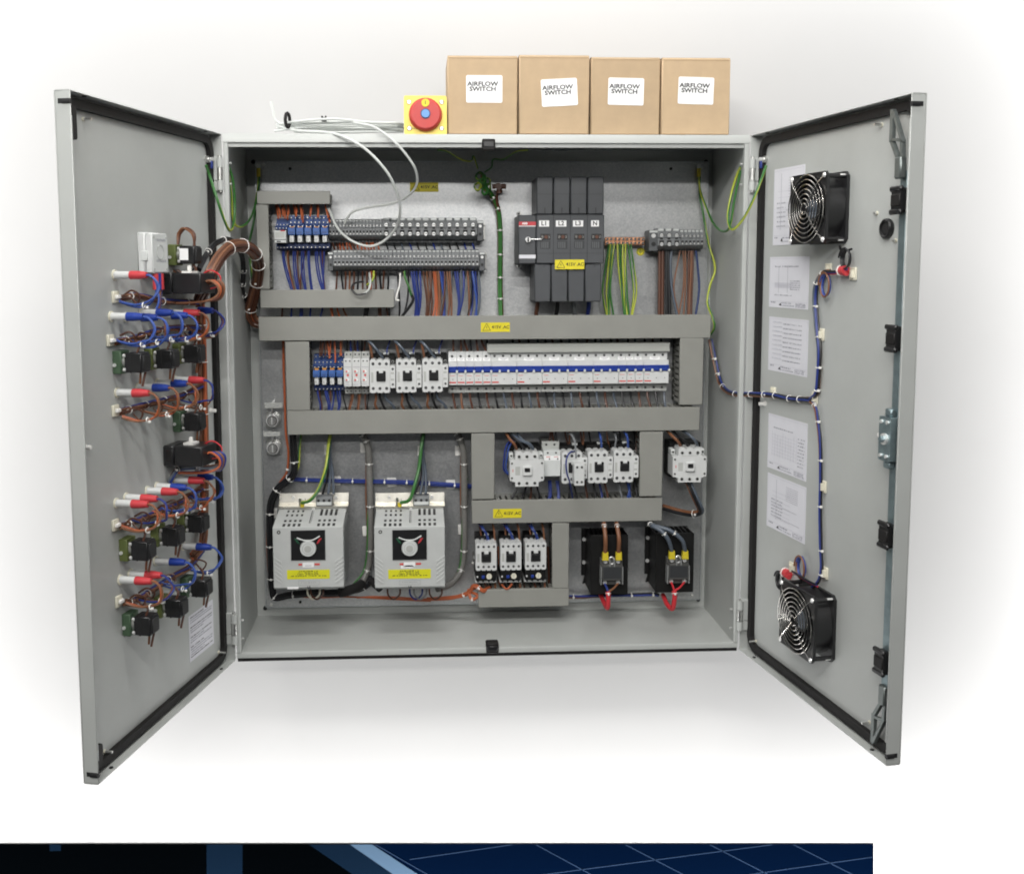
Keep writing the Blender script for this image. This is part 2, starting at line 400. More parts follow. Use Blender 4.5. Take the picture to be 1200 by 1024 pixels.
for nm, F, xa, xb, free in (("left door with lamps and switches on its inner face", LD, -.5, 0, -.5), ("right door with two fans and paper drawings", RD, 0, .5, .5)):
    b = MB(); pan(b, xa, xb, free); d = obj("cabinet_door", b.build("cabinet_door"), cab, label=nm); d.matrix_world = F; doors.append(d)
    b = MB(); gasket(b, xa, xb); obj("gasket", b.build("gasket"), d)
    sg = 1 if free > 0 else -1
    for u in (.05, .45): part("drain_hole", d, dot, loc=(sg*u, .008, .002)); part("drain_hole", d, dot, loc=(sg*u, .008, H-.0032))
    for zz in (H-.012-.008, .012):
        one("corner_slot", d, lambda b: b.prism([(p[0], p[1]) for p in rrect(free-sg*.0002-.003, free-sg*.0002+.003, zz, zz+.007, .002, 2)], -.0009, .012, "dark"))
        one("corner_slot", d, lambda b: b.box(free-sg*.001, free+sg*.0004, .001, .019, zz, zz+.0075, "dark", .002))
ldoor, rdoor = doors
one("rubber_buffer", ldoor, lambda b: b.prism(rrect(-.492, -.478, H-.068, H-.020, .004), .004, SKIN-.001, "rubber"))
one("rubber_buffer", ldoor, lambda b: b.prism(rrect(-.492, -.474, .02, .055, .006), .006, SKIN-.001, "rubber"))
for d, F, px, py, L in ((ldoor, LD, 97, 140, .012), (ldoor, LD, 256, 764, .012), (ldoor, LD, 122, 880, .012), (rdoor, RD, 1034, 146.5, .012), (rdoor, RD, 886, 751, .012), (rdoor, RD, 1019, 846, .012), (rdoor, RD, 1028, 250, .004), (rdoor, RD, 1050, 282, .004)):
    part("threaded_stud", d, stud, L, loc=at(px, py, SKIN, F))
for d, F, px, py, L in ((ldoor, LD, 98, 524, .012), (ldoor, LD, 246, 481, .012), (rdoor, RD, 897, 473, .013), (rdoor, RD, 1038, 509, .013)):
    part("plastic_peg", d, whitestud, L, loc=at(px, py, SKIN, F))
# lock gear on the right door
rx = .473
zt, zb = at(1059, 200, .008, RD).z, at(1040, 815, .008, RD).z
rod = one("lock_rod", rdoor, B(rx-.0095, rx+.0085, .010, .014, zb, zt, "galvgreen", .0012))
def guide(b): b.prism(rrect(-.013, .011, -.019, .019, .006), -.001, SKIN, "blackplastic"); b.box(-.017, .012, -.003, .004, -.021, -.013, "blackplastic", .002); b.box(-.017, .012, -.003, .004, .013, .021, "blackplastic", .002); b.box(-.012, .011, -.0035, 0, -.009, .009, "rubber", .002)
for px, py in ((1059, 234), (1054.5, 398), (1045, 631), (1039, 781)):
    part("rod_guide", rdoor, guide, loc=(rx, 0, at(px, py, 0, RD).z))
def hook(b):  # forked end of the lock rod
    b.box(-.008, .008, -.002, .009, 0, .032, "hooksteel", .002)
    def bar(p, q, w=.0028):
        d = Vector((q[0]-p[0], q[1]-p[1])); n = Vector((-d.y, d.x)).normalized()*w
        b.prism([(p[0]+n.x, p[1]+n.y), (q[0]+n.x, q[1]+n.y), (q[0]-n.x, q[1]-n.y), (p[0]-n.x, p[1]-n.y)], 0, .006, "hooksteel")
    bar((-.004, .03), (-.022, .058)); bar((.006, .03), (.004, .056)); bar((-.022, .056), (-.022, .104), .0036); bar((.006, .052), (-.019, .1), .0026); bar((-.02, .06), (.004, .055), .002)
h1 = part("rod_hook", rdoor, hook, loc=(rx, .0, zt-.012))
h2 = part("rod_hook", rdoor, hook, loc=(rx, .006, zb+.012)); h2.scale = (1, 1, -1)
def lockcase(b):
    b.prism(rrect(-.016, .014, -.034, .034, .002), -.004, SKIN, "galvgreen"); b.cyl((0, -.004, 0), .009, -.003, "chrome", n=16); b.cyl((0, -.007, 0), .005, -.006, "galvgreen", n=4)
    for z in (-.026, .026): b.cyl((-.008, -.004, z), .003, -.003, "chrome", n=8); b.cyl((.007, -.004, z), .003, -.003, "chrome", n=8)
    b.box(-.008, .008, -.001, .01, .034, .046, "galvgreen", .002); b.box(-.008, .008, -.001, .01, -.046, -.034, "galvgreen", .002)
part("lock_case", rdoor, lockcase, loc=(rx-.002, 0, at(1050, 517, 0, RD).z))
def gland(b): b.cyl((0, 0, 0), .0155, -.004, "blackplastic", n=24); b.cyl((0, -.004, 0), .011, -.0006, "dark", n=24); b.tube([(.013*math.cos(a*R(20)), -.005, .013*math.sin(a*R(20))) for a in range(18)], .0025, "blackplastic", 6, closed=True, smooth=False)
part("cable_grommet", rdoor, gland, loc=at(1041, 268, SKIN, RD))

# ------------------------------------------------------------------ cable trunking
def trunking(px, label, yf=.142, slots="h", sticker=None, cols=None, yb=PL-.0005, mt="trunk"):
    x0, x1, z0, z1 = rect(*px, yf); w, h = x1-x0, z1-z0
    t = thing("cable_trunking", label, "cable trunking", (x0, yb, z0), CAB, "grey plastic cable trunking" if mt == "trunk" else None)
    d = yb-yf
    def cover(b): b.box(0, w, -d, -d+.004, 0, h, mt, .0012); b.box(.0008, w-.0008, -d+.004, -d+.010, .0008, h-.0008, mt)
    one("trunking_lid", t, cover)
    def base(b):
        b.box(.003, w-.003, -.003, 0, .003, h-.003, mt)
        n = max(3, int((w if slots == "h" else h)/.0125))
        for side in (0, 1):
            for i in range(n):
                L = (w if slots == "h" else h)-.006; a = .003+L*i/n; c = a+L/n*.62
                if slots == "h":
                    z = .003 if side == 0 else h-.003-.0015; b.box(a, c, -d+.012, -.003, z, z+.0015, mt)
                else:
                    x = .003 if side == 0 else w-.003-.0015; b.box(x, x+.0015, -d+.012, -.003, a, c, mt)
            L = (w if slots == "h" else h)-.006
            if slots == "h":
                z = .003 if side == 0 else h-.0045
                b.box(.003, w-.003, -d+.0095, -d+.0125, z, z+.0015, mt); b.box(.003, w-.003, -.02, -.003, z, z+.0014, mt)
            else:
                x = .003 if side == 0 else w-.0045
                b.box(x, x+.0015, -d+.0095, -d+.0125, .003, h-.003, mt); b.box(x, x+.0014, -.02, -.003, .003, h-.003, mt)
    one("slotted_base", t, base)
    return t, d
def warning(parent, x, y, z, w=.060, h=.0195):
    s = one("warning_sticker", parent, lambda b: b.prism(rrect(-w/2, w/2, -h/2, h/2, .001), 0, .0004, "yellow"), label="yellow voltage warning sticker")
    s.location = (x, y, z)
    def tri(b):
        k = h*.4; cx = -w*.3
        for a0, a1 in (((cx-k*1.05, -k*.85), (cx+k*1.05, -k*.85)), ((cx+k*1.05, -k*.85), (cx, k)), ((cx, k), (cx-k*1.05, -k*.85))):
            d = (Vector(a1)-Vector(a0)); n = Vector((-d.y, d.x)).normalized()*.00045
            b.prism([(a0[0]+n.x, a0[1]+n.y), (a1[0]+n.x, a1[1]+n.y), (a1[0]-n.x, a1[1]-n.y), (a0[0]-n.x, a0[1]-n.y)], -.0003, .0001, "ink")
        b.prism([(cx+.0006, k*.5), (cx-.0012, -k*.1), (cx+.0002, -k*.1), (cx-.0005, -k*.65), (cx+.0013, .0), (cx+.0001, .0)], -.0003, .0001, "ink")
    one("warning_triangle", s, tri)
    text("lettering", s, "415V .AC", .0092, (w*.18, -.0002, 0), bold=.00012, sx=1.0)
    return s
TR = {}
for key, px, lab, kw in (
    ("top", (301, 224, 387, 239.5), "short grey trunking above the blue relays at upper left", dict(yf=.150)),
    ("topv", (301, 240, 315.5, 339), "narrow upright grey trunking left of the blue relays", dict(yf=.150, slots="v")),
    ("second", (305, 339.5, 462, 361), "grey trunking below the blue relays, ending under the terminal rail", dict(yf=.150)),
    ("main", (303, 370, 833, 398), "long grey trunking right across the panel, yellow sticker in its middle", {}),
    ("left", (335, 400.5, 363, 481), "wide upright grey trunking left of the middle breaker row", dict(slots="v")),
    ("right", (796.5, 396, 824, 474.5), "wide upright grey trunking right of the middle breaker row", dict(slots="v")),
    ("lower", (336.5, 479, 820, 507), "long grey trunking directly below the breaker row", {}),
    ("boxl", (552.5, 508, 579.5, 585), "upright grey trunking left of the lower contactor row", dict(slots="v")),
    ("boxr", (749.5, 506, 776.5, 581.5), "upright grey trunking right of the lower contactor row", dict(slots="v")),
    ("boxb", (553, 585, 776, 612), "grey trunking below the lower contactors, yellow sticker at its left end", {}),
    ("tail", (647, 613, 666.7, 689), "upright grey trunking right of the three motor starters", dict(slots="v")),
    ("foot", (560.5, 690, 666.7, 711), "lowest grey trunking, under the three motor starters", {})):
    TR[key] = trunking(px, lab, **kw)
def on_trunk(key, px, py):
    t, d = TR[key]; p = at(px, py, PL-.0005-d-.0006); l = t.location
    return warning(t, p.x-l.x, -d-.0006, p.z-l.z)
on_trunk("main", 580.5, 383.5); on_trunk("boxb", 594.5, 601.5)
p = at(497, 219.5, PL); warning(cab, p.x, PL-.0006, p.z)
# busbar cover above the breakers
x0, x1, z0, z1 = rect(572, 402.5, 784, 412.5, .155)
t = thing("busbar_cover", "long pale grey cover strip standing over the breakers", "busbar cover", (x0, .19, z0))
one("cover", t, lambda b: b.prism([(-.035, 0), (-.035, z1-z0-.001), (-.033, z1-z0), (0, z1-z0), (0, z1-z0-.002), (-.033, z1-z0-.002), (-.033, 0)], 0, x1-x0, "trunklite", 'x'))
one("end_cap", t, lambda b: (b.box(-.0015, 0, -.0348, 0, 0, z1-z0, "trunklite"), b.box(x1-x0, x1-x0+.0015, -.0348, 0, 0, z1-z0, "trunklite")))
# rails
def rail(px, y, label):
    x0, x1, z0, z1 = rect(*px, y); h = .035; zc = (z0+z1)/2
    t = thing("mounting_rail", label, "mounting rail", (x0, PL, zc), CAB, None)
    def prof(b):
        b.prism([(-.0075, -.0175), (-.0075, -.012), (-.001, -.012), (-.001, .012), (-.0075, .012), (-.0075, .0175), (-.0063, .0175), (-.0063, .0132), (0, .0132), (0, -.0132), (-.0063, -.0132), (-.0063, -.0175)], 0, x1-x0, "zincbolt", 'x')
    one("rail", t, prof)
    def sc(b): b.cyl((.006, -.001, 0), .003, -.003, "chrome", n=10); b.cyl((x1-x0-.006, -.001, 0), .003, -.003, "chrome", n=10)
    one("rail_screw", t, sc)
rail((318, 260, 568.5, 283), PL, "silver mounting rail behind the upper terminal row")
rail((387, 294, 570, 317), PL, "silver mounting rail behind the second terminal row")
rail((366, 425, 787, 452), PL, "silver mounting rail behind the breakers and white contactors")
rail((590, 530, 746, 556), PL, "silver mounting rail behind the lower contactors")
rail((553, 640, 644, 664), PL, "silver mounting rail behind the three motor starters")
rail((764, 270, 826, 292), PL, "silver mounting rail behind the right-hand terminals")

# ------------------------------------------------------------------ terminal blocks
def tb_body(b, w, h, d, mt):
    g = .0003
    b.prism([(0, 0), (-d*.45, 0), (-d*.45, h*.12), (-d*.72, h*.12), (-d, h*.30), (-d, h*.52), (-d*.93, h*.54), (-d*.93, h*.60), (-d, h*.62), (-d*.86, h*.88), (-d*.6, h), (0, h)], g, w-g, mt, 'x')
    b.box(w*.2, w*.8, -d-.0002, -d+.002, h*.40, h*.50, "dark"); b.box(w*.15, w*.85, -d*.5-.0002, -d*.45, h*.02, h*.08, "termdark")
def tb_screw(b, r):
    b.cyl((0, 0, 0), r*1.35, -.0006, "dark", n=10); b.cyl((0, -.0006, 0), r, -.0008, "chrome", n=10); b.box(-r*.8, r*.8, -.0017, -.0014, -r*.14, r*.14, "dark")
def tb_tag(b, w): b.box(-w*.36, w*.36, -.0012, 0, -w*.26 if w > .01 else -w*.36, w*.26 if w > .01 else w*.36, "whitedim", .0003)
def tblock(px, py0, py1, n, label, group, yf, w=None, mt="termgrey"):
    x0, x1, z0, z1 = rect(px[0], py0, px[1], py1, yf); w = (x1-x0)/n; h = z1-z0; d = PL-.008-yf; big = w > .011
    for i in range(n):
        lab = label.replace("#", ordn(i, n)) if "#" in label else label
        t = thing("terminal_block", lab, "terminal block", (x0+w*i, PL-.008, z0), CAB, group)
        part("block_body", t, tb_body, round(w, 5), round(h, 5), round(d, 5), mt)
        r = w*.24
        for k, zz in ((0, .71), (1, .36 if not big else .34)):
            yy = -d if zz < .6 else -d+d*.14*(zz-.62)/.26-.0002
            part("clamp_screw", t, tb_screw, round(r, 5), loc=(w/2, yy, h*zz))
        part("marker_tag", t, tb_tag, round(w, 5), loc=(w/2, -d*.80, h*.90))
        if big: part("wire_entry", t, lambda_entry, round(w, 5), loc=(w/2, -d*.93, h*.57))
def lambda_entry(b, w): b.cyl((0, 0, 0), w*.2, -.0012, "dark", n=10)
tblock((385, 448), 256.5, 284, 16, "narrow grey terminal block in the upper row next to the relays", "narrow terminals of the upper row", .172)
tblock((448, 559), 255, 284, 12, "wide grey terminal block with two silver screws in the upper row, #", "wide terminals of the upper row", .168)
tblock((390.5, 561.5), 292.5, 319.5, 37, "narrow grey terminal block in the second row", "narrow terminals of the second row", .172)
tblock((771, 797.5), 267.5, 296, 3, "wide grey terminal block right of the copper earth bar, #", "wide terminals at the right", .165)
tblock((797.5, 825), 269, 295, 6, "narrow grey terminal block at the far right of the panel, #", "narrow terminals at the right", .172)
def stop(b, w, h, d, s):
    b.box(0, w, -d, 0, h*.06, h*.94, "termdark", .001); b.cyl((w/2, -d, h*.7), w*.25, -.001, "chrome", n=10); b.cyl((w/2, -d, h*.35), w*.25, -.001, "dark", n=10)
    b.box(w*.05, w*.95, -d-.0012, -d+.001, h*.83, h*.92, "whitedim")
for px, yf, lab in (((559, 257, 566.5, 284), .176, "dark end stop at the right end of the upper terminal row"), ((561.5, 294, 568.5, 319), .178, "dark end stop at the right end of the second terminal row"), ((384.5, 294, 390.5, 319), .178, "dark end stop at the left end of the second terminal row"), ((760.5, 268, 771, 296), .170, "dark end stop at the left of the right-hand terminals")):
    x0, x1, z0, z1 = rect(*px, yf); t = thing("end_stop", lab, "end stop", (x0, PL-.008, z0)); d = PL-.008-yf
    part("stop_body", t, stop, x1-x0, z1-z0, d, 1)

# ------------------------------------------------------------------ relays
def rl_base(b, w, h, d):
    g = .0004; tops = [(0, h*.60), (-d*.55, h*.60), (-d*.75, h*.63), (-d*.8, h*.72), (-d*.58, h*.74), (-d*.58, h*.84), (-d*.42, h*.86), (-d*.42, h*.98), (0, h*.98)]
    b.prism(tops, g, w-g, "blue", 'x'); b.prism([(0, 0), (-d*.5, 0), (-d*.62, h*.05), (-d*.62, h*.17), (-d*.5, h*.2), (0, h*.2)], g, w-g, "bluedark", 'x')
    b.box(g, w-g, -d*.4, 0, h*.2, h*.6, "termdark")
def rl_clip(b, w, d): b.box(w*.06, w*.94, -d, -d*.5, 0, w*.9, "bluelite", .001); b.box(w*.2, w*.8, -d-.0003, -d+.001, w*.15, w*.4, "blue")
def rl_body(b, w, h, d): b.box(0, w, -d, 0, 0, h, "white", .001); b.box(w*.15, w*.6, -d-.0002, -d+.001, h*.2, h*.55, "greywhite")
def rl_lamp(b, w): b.box(0, w, -.008, 0, 0, w*.55, "relaylamp", .0006)
def rl_ent(b, r): b.box(-r, r, -.0012, .0006, -r*.7, r*.7, "dark"); b.cyl((r*.1, -.0012, 0), r*.62, -.0008, "chrome", n=8)
def relay(x0, x1, z0, z1, yf, label, group, timer=False):
    w, h, d = x1-x0, z1-z0, PL-.008-yf
    t = thing("plug_in_relay", label, "relay", (x0, PL-.008, z0), CAB, group); w_, h_, d_ = round(w, 5), round(h, 5), round(d, 5)
    part("socket", t, rl_base, w_, h_, d_)
    if timer:
        one("relay_case", t, lambda b: (b.box(w*.02, w*.92, -d*1.02, -d*.4, h*.215, h*.6, "whitedim", .001), b.box(w*.10, w*.8, -d*1.02-.0003, -d, h*.36, h*.55, "greywhite"), b.box(w*.02, w*.92, -d*1.02-.0002, -d, h*.30, h*.325, "dark"), b.box(w*.2, w*.5, -d*1.02-.0003, -d, h*.24, h*.28, "ink")))
        one("indicator", t, B(w*.5, w*.85, -d*1.03, -d*.9, h*.565, h*.605, "reddial", .0005))
    else:
        part("retaining_clip", t, rl_clip, w_, round(d*.97, 5), loc=(0, 0, h*.42))
        part("relay_case", t, rl_body, round(w*.56, 5), round(h*.2, 5), round(d*.5, 5), loc=(w*.2, -d*.4, h*.215))
        part("indicator", t, rl_lamp, round(w*.55, 5), loc=(w*.22, -d*.75, h*.585))
    n = 2 if not timer else 4
    for i in range(n):
        for k, (zz, yy) in enumerate(((.67, .775), (.785, .585), (.92, .42))):
            if timer and k == 2: continue
            part("clamp_screw", t, rl_ent, round(w/n*.26, 5), loc=(w*(i+.5)/n, -d*yy-.0006, h*zz))
        part("clamp_screw", t, rl_ent, round(w/n*.26, 5), loc=(w*(i+.5)/n, -d*.62-.0006, h*.08))
yf = .145
x0, x1, z0, z1 = rect(321, 251, 385, 293, yf); xs = at(336.5, 270, yf).x
relay(x0, xs, z0, z1-.006, yf, "grey cased relay on a blue socket, leftmost of the upper row", "upper row of relays", True)
for i in range(5):
    w = (x1-xs)/5
    relay(xs+w*i, xs+w*(i+1), z0, z1, yf, "blue socket relay with white case in the upper row, %s of five" % ORD[i].replace(" from left", ""), "upper row of relays")
x0, x1, z0, z1 = rect(366, 416, 402.5, 461, .145)
for i in range(4):
    w = (x1-x0)/4
    relay(x0+w*i, x0+w*(i+1), z0, z1, yf, "blue socket relay beside the left trunking of the breaker row, %s of four" % ORD[i].replace(" from left", ""), "blue relays of the breaker row")

# ------------------------------------------------------------------ timer modules
def tm_body(b, w, h, d):
    b.box(.0003, w-.0003, -d*.62, 0, 0, h, "greywhite", .0008); b.box(.0003, w-.0003, -d, -d*.6, h*.2, h*.86, "white", .001)
    b.box(w*.1, w*.9, -d-.0002, -d+.001, h*.655, h*.665, "inkgrey"); b.box(w*.12, w*.7, -d-.0002, -d+.001, h*.25, h*.26, "inkgrey")
def tm_dial(b, r): b.cyl((0, 0, 0), r, -.002, "paperwhite", n=16); b.box(-r*1.3, -r*.2, -.0026, 0, -r*.5, r*.5, "redprint")
def tm_hole(b, r): b.cyl((0, 0, 0), r, -.0006, "dark", n=10)
x0, x1, z0, z1 = rect(402.5, 413, 433, 463, .145)
for i in range(3):
    w = (x1-x0)/3; h = z1-z0; d = .07
    t = thing("timer_module", "white timer module with red dials, %s of three" % ("left", "middle", "right")[i], "timer module", (x0+w*i, PL-.008, z0), CAB, "white timer modules")
    part("timer_body", t, tm_body, round(w, 5), round(h, 5), d)
    for zz in (.56, .36): part("dial", t, tm_dial, .0032, loc=(w*.5, -d, h*zz))
    one("red_mark", t, lambda b: b.prism([(w*.5, h*.505), (w*.5+.003, h*.47), (w*.5, h*.435), (w*.5-.003, h*.47)], -d-.0005, -d, "redprint"))
    for k in (.3, .75):
        part("clamp_hole", t, tm_hole, .0016, loc=(w*k, -d, h*.80))
        for zz in (.93, .155, .06): part("clamp_hole", t, tm_hole, .0018, loc=(w*k, -d*.62, h*zz))

# ------------------------------------------------------------------ contactors
def ct_base(b, w, h, d): b.box(w*.03, w*.97, -d*.55, 0, h*.04, h*1.12, "blacksatin", .001)
def ct_house(b, w, h, d, n, s):
    wm = w*s; P = [(0, 0)]
    for i in range(n):
        c0, c1 = wm*(i+.12)/n, wm*(i+.88)/n
        P += [(c0, 0), (c0+.0006, -.0018), (c1-.0006, -.0018), (c1, 0)]
    P += [(wm, 0), (wm, h*.985)]
    for i in reversed(range(n)):
        c0, c1 = wm*(i+.14)/n, wm*(i+.86)/n
        P += [(c1, h*.985), (c1-.0015, h*1.025), (c0+.0015, h*1.025), (c0, h*.985)]
    P += [(0, h*.985)]
    b.prism(P, -d, -d*.5, "white")
    b.box(wm*.07, wm*.18, -d-.0002, -d+.001, h*.3, h*.62, "greywhite"); b.box(wm*.3, wm*.8, -d-.0002, -d+.001, h*.765, h*.775, "greywhite")
def ct_win(b, w, h): b.box(0, w, -.003, .001, 0, h, "blackplastic", .0008); b.box(w*.08, w*.92, -.006, -.002, h*.12, h*.72, "blackplastic", .001)
def ct_tab(b, w): b.box(0, w, -.0045, 0, 0, w*.62, "white", .0006)
def ct_screw(b, r): b.cyl((0, 0, 0), r, -.0006, "dark", n=12); b.cyl((0, -.0006, 0), r*.55, -.0004, "termdark", n=8)
def ct_aux(b, w, h, d): b.box(0, w, -d, -d*.4, h*.12, h*.82, "white", .0008); b.box(w*.15, w*.75, -d-.0002, -d+.001, h*.36, h*.42, "greywhite"); b.box(w*.15, w*.75, -d-.0002, -d+.001, h*.56, h*.62, "greywhite")
def ct_ring(b, r): b.cyl((0, 0, 0), r*1.3, -.0008, "greywhite", n=12); b.cyl((0, -.0008, 0), r, -.0005, "dark", n=12)
def ct_coil(b, w): b.box(0, w, -.012, 0, 0, w*.85, "whitedim", .0008); b.cyl((w*.55, -.012, w*.45), w*.22, -.0006, "termdark", n=10)
def contactor(px, label, group, yf=.132, n=3, aux=True, coil=True, add=None):
    x0, x1, z0, z1 = rect(*px, yf); w, h, d = round(x1-x0, 5), round(z1-z0, 5), round(PL-.008-yf, 5)
    t = thing("contactor", label, "contactor", (x0, PL-.008, z0), CAB, group); s = .78 if aux else 1.0
    part("base", t, ct_base, w, h, d); part("housing", t, ct_house, w, h, d, n, s)
    wm = w*s; ww = wm*.46
    part("coil_window", t, ct_win, round(ww, 5), round(ww*1.12, 5), loc=((wm-ww)/2 + (wm*.06 if aux else 0), -d, h*.5-ww*.56))
    part("indicator_tab", t, ct_tab, round(ww*.45, 5), loc=((wm-ww)/2+(wm*.06 if aux else 0)+ww*.28, -d-.001, h*.5+ww*.34))
    for i in range(n):
        for zz in (.115, .885): part("terminal_screw", t, ct_screw, .0031 if n == 3 else .0026, loc=(wm*(i+.5)/n, -d, h*zz))
    if aux:
        a = part("auxiliary_contact", t, ct_aux, round(w*.215, 5), h, d, loc=(w*.782, 0, 0))
        for zz in (.24, .72): part("terminal_screw", a, ct_screw, .0024, loc=(w*.11, -d, h*zz))
        part("coil_terminal_ring", t, ct_ring, .0024, loc=(w*.89, -d*.8, h*.92))
    if coil: part("coil_terminal", t, ct_coil, round(w*.22, 5), loc=(w*(.5 if aux else .46), -d*.35, h*1.03))
    if add: add(t, w, h, d)
    return t
for i, px in enumerate(((433.3, 422, 463.5, 459.5), (464.3, 421.5, 494.3, 459), (495, 421, 525.3, 458.5))):
    contactor(px, "white contactor in the breaker row, %s of three" % ("left", "middle", "right")[i], "contactors of the breaker row")
def front_aux(t, w, h, d):
    a = one("front_auxiliary_block", t, lambda b: (b.box(w*.40, w*.80, -d-.03, -d, h*-.01, h*.70, "white", .001), b.box(w*.42, w*.56, -d-.0303, -d-.029, h*.2, h*.52, "whitedim")))
    for i in (0, 1):
        for zz in (.12, .60): part("terminal_screw", a, ct_ring, .0022, loc=(w*(.51+.18*i), -d-.03, h*zz))
contactor((658.5, 530, 688.5, 565.5), "small white contactor with a block clipped on its front", "contactors of the lower row", add=front_aux)
contactor((689.2, 529, 718.5, 565), "white contactor in the lower row, right of the one with a clipped-on block", "contactors of the lower row")
contactor((719.2, 528, 748.5, 564), "white contactor in the lower row, beside the right trunking", "contactors of the lower row")
# the two large contactors
def bc_house(b, w, h, d):
    P = [(w*.16, 0), (w*.84, 0), (w*.84, h*.13), (w, h*.18), (w, h*.78), (w*.84, h*.80), (w*.84, h)]
    for i in (2, 1, 0):
        c = w*(.27+.23*i); P += [(c+w*.09, h), (c+w*.08, h*1.045), (c-w*.08, h*1.045), (c-w*.09, h)]
    P += [(w*.16, h), (w*.16, h*.80), (0, h*.78), (0, h*.18), (w*.16, h*.13)]
    b.prism(P, -d, -d*.5, "white"); b.box(w*.16, w*.30, -d-.0002, -d+.001, h*.34, h*.60, "greywhite"); b.box(w*.08, w*.10, -d-.0002, -d+.001, h*.44, h*.52, "redprint")
    b.box(w*.26, w*.72, -d-.0002, -d+.001, h*.80, h*.81, "greywhite")
def bc_plunger(b, w): b.box(0, w, -.006, .001, 0, w, "white", .001); b.prism(rrect(w*.2, w*.8, w*.4, w*.85, .0015, 2), -.0066, -.005, "blackplastic")
for px, lab in (((597.5, 531, 637.5, 570), "large white contactor with a small black plunger, inside the lower trunking box"), ((788.5, 526.5, 828, 565), "large white contactor standing alone right of the lower trunking box")):
    x0, x1, z0, z1 = rect(*px, .125); w, h, d = round(x1-x0, 5), round(z1-z0, 5), round(PL-.008-.125, 5)
    t = thing("contactor", lab, "contactor", (x0, PL-.008, z0), CAB, "large contactors")
    part("base", t, ct_base, w, h, d); part("housing", t, bc_house, w, h, d); part("plunger", t, bc_plunger, round(w*.27, 5), loc=(w*.37, -d, h*.34))
    for i in range(3):
        for zz in (.1, .9): part("terminal_screw", t, ct_ring, .0028, loc=(w*(.27+.23*i), -d, h*zz))
    for xx in (.06, .94):
        for zz in (.26, .70): part("terminal_screw", t, ct_ring, .0020, loc=(w*xx, -d, h*zz))
        part("terminal_screw", t, ct_ring, .0022, loc=(w*xx, -d*.8, h*.88))
        one("side_block", t, lambda b: b.box(w*(xx-.06), w*(xx+.06), -d*.8, -d*.5, h*.80, h*.97, "whitedim", .001))
# white timer between the lower contactors
x0, x1, z0, z1 = rect(637, 520, 657.5, 562, .14); w, h, d = x1-x0, z1-z0, .07
t = thing("timer_module", "white timer module without dials, beside the large contactor", "timer module", (x0, PL-.008, z0))
one("timer_body", t, lambda b: (b.box(0, w, -d*.62, 0, 0, h, "greywhite", .0008), b.box(.0004, w-.0004, -d, -d*.6, h*.08, h*.8, "whitedim", .001), b.box(.001, w-.001, -d-.0003, -d, h*.53, h*.66, "paperwhite"), b.box(w*.15, w*.4, -d-.0005, -d, h*.62, h*.635, "redprint"), b.box(w*.6, w*.85, -d-.0005, -d, h*.62, h*.635, "redprint")))
for k in (.25, .72):
    part("clamp_hole", t, tm_hole, .002, loc=(w*k, -d, h*.74)); part("clamp_hole", t, tm_hole, .0024, loc=(w*k, -d*.62, h*.91)); part("dial", t, tm_hole, .0016, loc=(w*(k+.1), -d-.0003, h*.57))
# motor starters: contactor over an overload relay
def ol_body(b, w, h, d): b.box(0, w, -d, 0, h*.22, h, "blacksatin", .001); b.box(-w*.02, w*1.02, -d*.9, -.01, 0, h*.25, "white", .0008)
def ol_knob(b, r): b.cyl((0, 0, 0), r, -.004, "cream", n=18); b.box(-r*.1, r*.1, -.0046, -.003, -r*.8, r*.8, "greywhite")
def ol_btn(b, w, mt): b.box(-w/2, w/2, -.003, 0, -w/2, w/2, mt, .0004)
def starter(t, w, h, d):
    oh = h*.55; a = part("overload_relay", t, ol_body, w, round(oh, 5), round(d*.95, 5), loc=(0, 0, -oh-.001))
    part("setting_dial", a, ol_knob, .0058, loc=(w*.64, -d*.95, oh*.54)); part("reset_button", a, ol_btn, .006, "toggle", loc=(w*.36, -d*.95, oh*.5))
    part("test_button", a, ol_btn, .0032, "white", loc=(w*.08, -d*.95, oh*.52))
    for i in (0, 1, 2, 3): part("terminal_screw", a, ct_screw, .0024, loc=(w*(.13+.245*i+(.02 if i > 1 else -.01)), -d*.855, oh*.125))
for i, px in enumerate(((557.5, 637, 582, 667.5), (586.5, 636.5, 611, 667), (615.5, 636, 640, 666.5))):
    contactor(px, "white contactor on a black overload relay, %s of three" % ("left", "middle", "right")[i], "motor starters at the bottom", n=4, aux=False, add=starter)

# ------------------------------------------------------------------ circuit breakers
def cb_body(b, w, h, d):
    g = .00025
    b.prism([(0, 0), (-d*.62, 0), (-d*.62, h*.185), (-d*.86, h*.2), (-d*.86, h*.76), (-d*.66, h*.775), (-d*.66, h), (0, h)], g, w-g, "white", 'x')
    b.box(g*2, w-g*2, -d*.62-.0003, -d*.6, .0005, h*.18, "greywhite")
    b.box(g, w-g, -d*.90, -d*.8, h*.21, h*.50, "white", .0006)
def cb_tog(b, w): b.box(.0002, w-.0002, -.006, 0, .002, .0085, "toggle", .0008); b.box(.0002, w-.0002, -.004, 0, .0085, .0135, "toggle", .0005); b.box(.0002, w-.0002, -.001, .001, -.001, .0022, "toggle")
def cb_tab(b): b.prism(rrect(-.0022, .0022, -.003, .0032, .0016, 3), -.0055, 0, "whitedim")
def cb_lab(b, w): b.box(0, w, -.0004, .0002, 0, .0062, "paperwhite"); b.box(w*.15, w*.85, -.0006, 0, .0036, .0042, "inkgrey"); b.box(w*.3, w*.7, -.0006, 0, .0016, .0022, "inkgrey")
def cb_red(b, w): b.box(0, w, -.0004, .0002, 0, .0028, "redprint"); b.box(w*.1, w*.8, -.0004, .0002, .0150, .0158, "redprint")
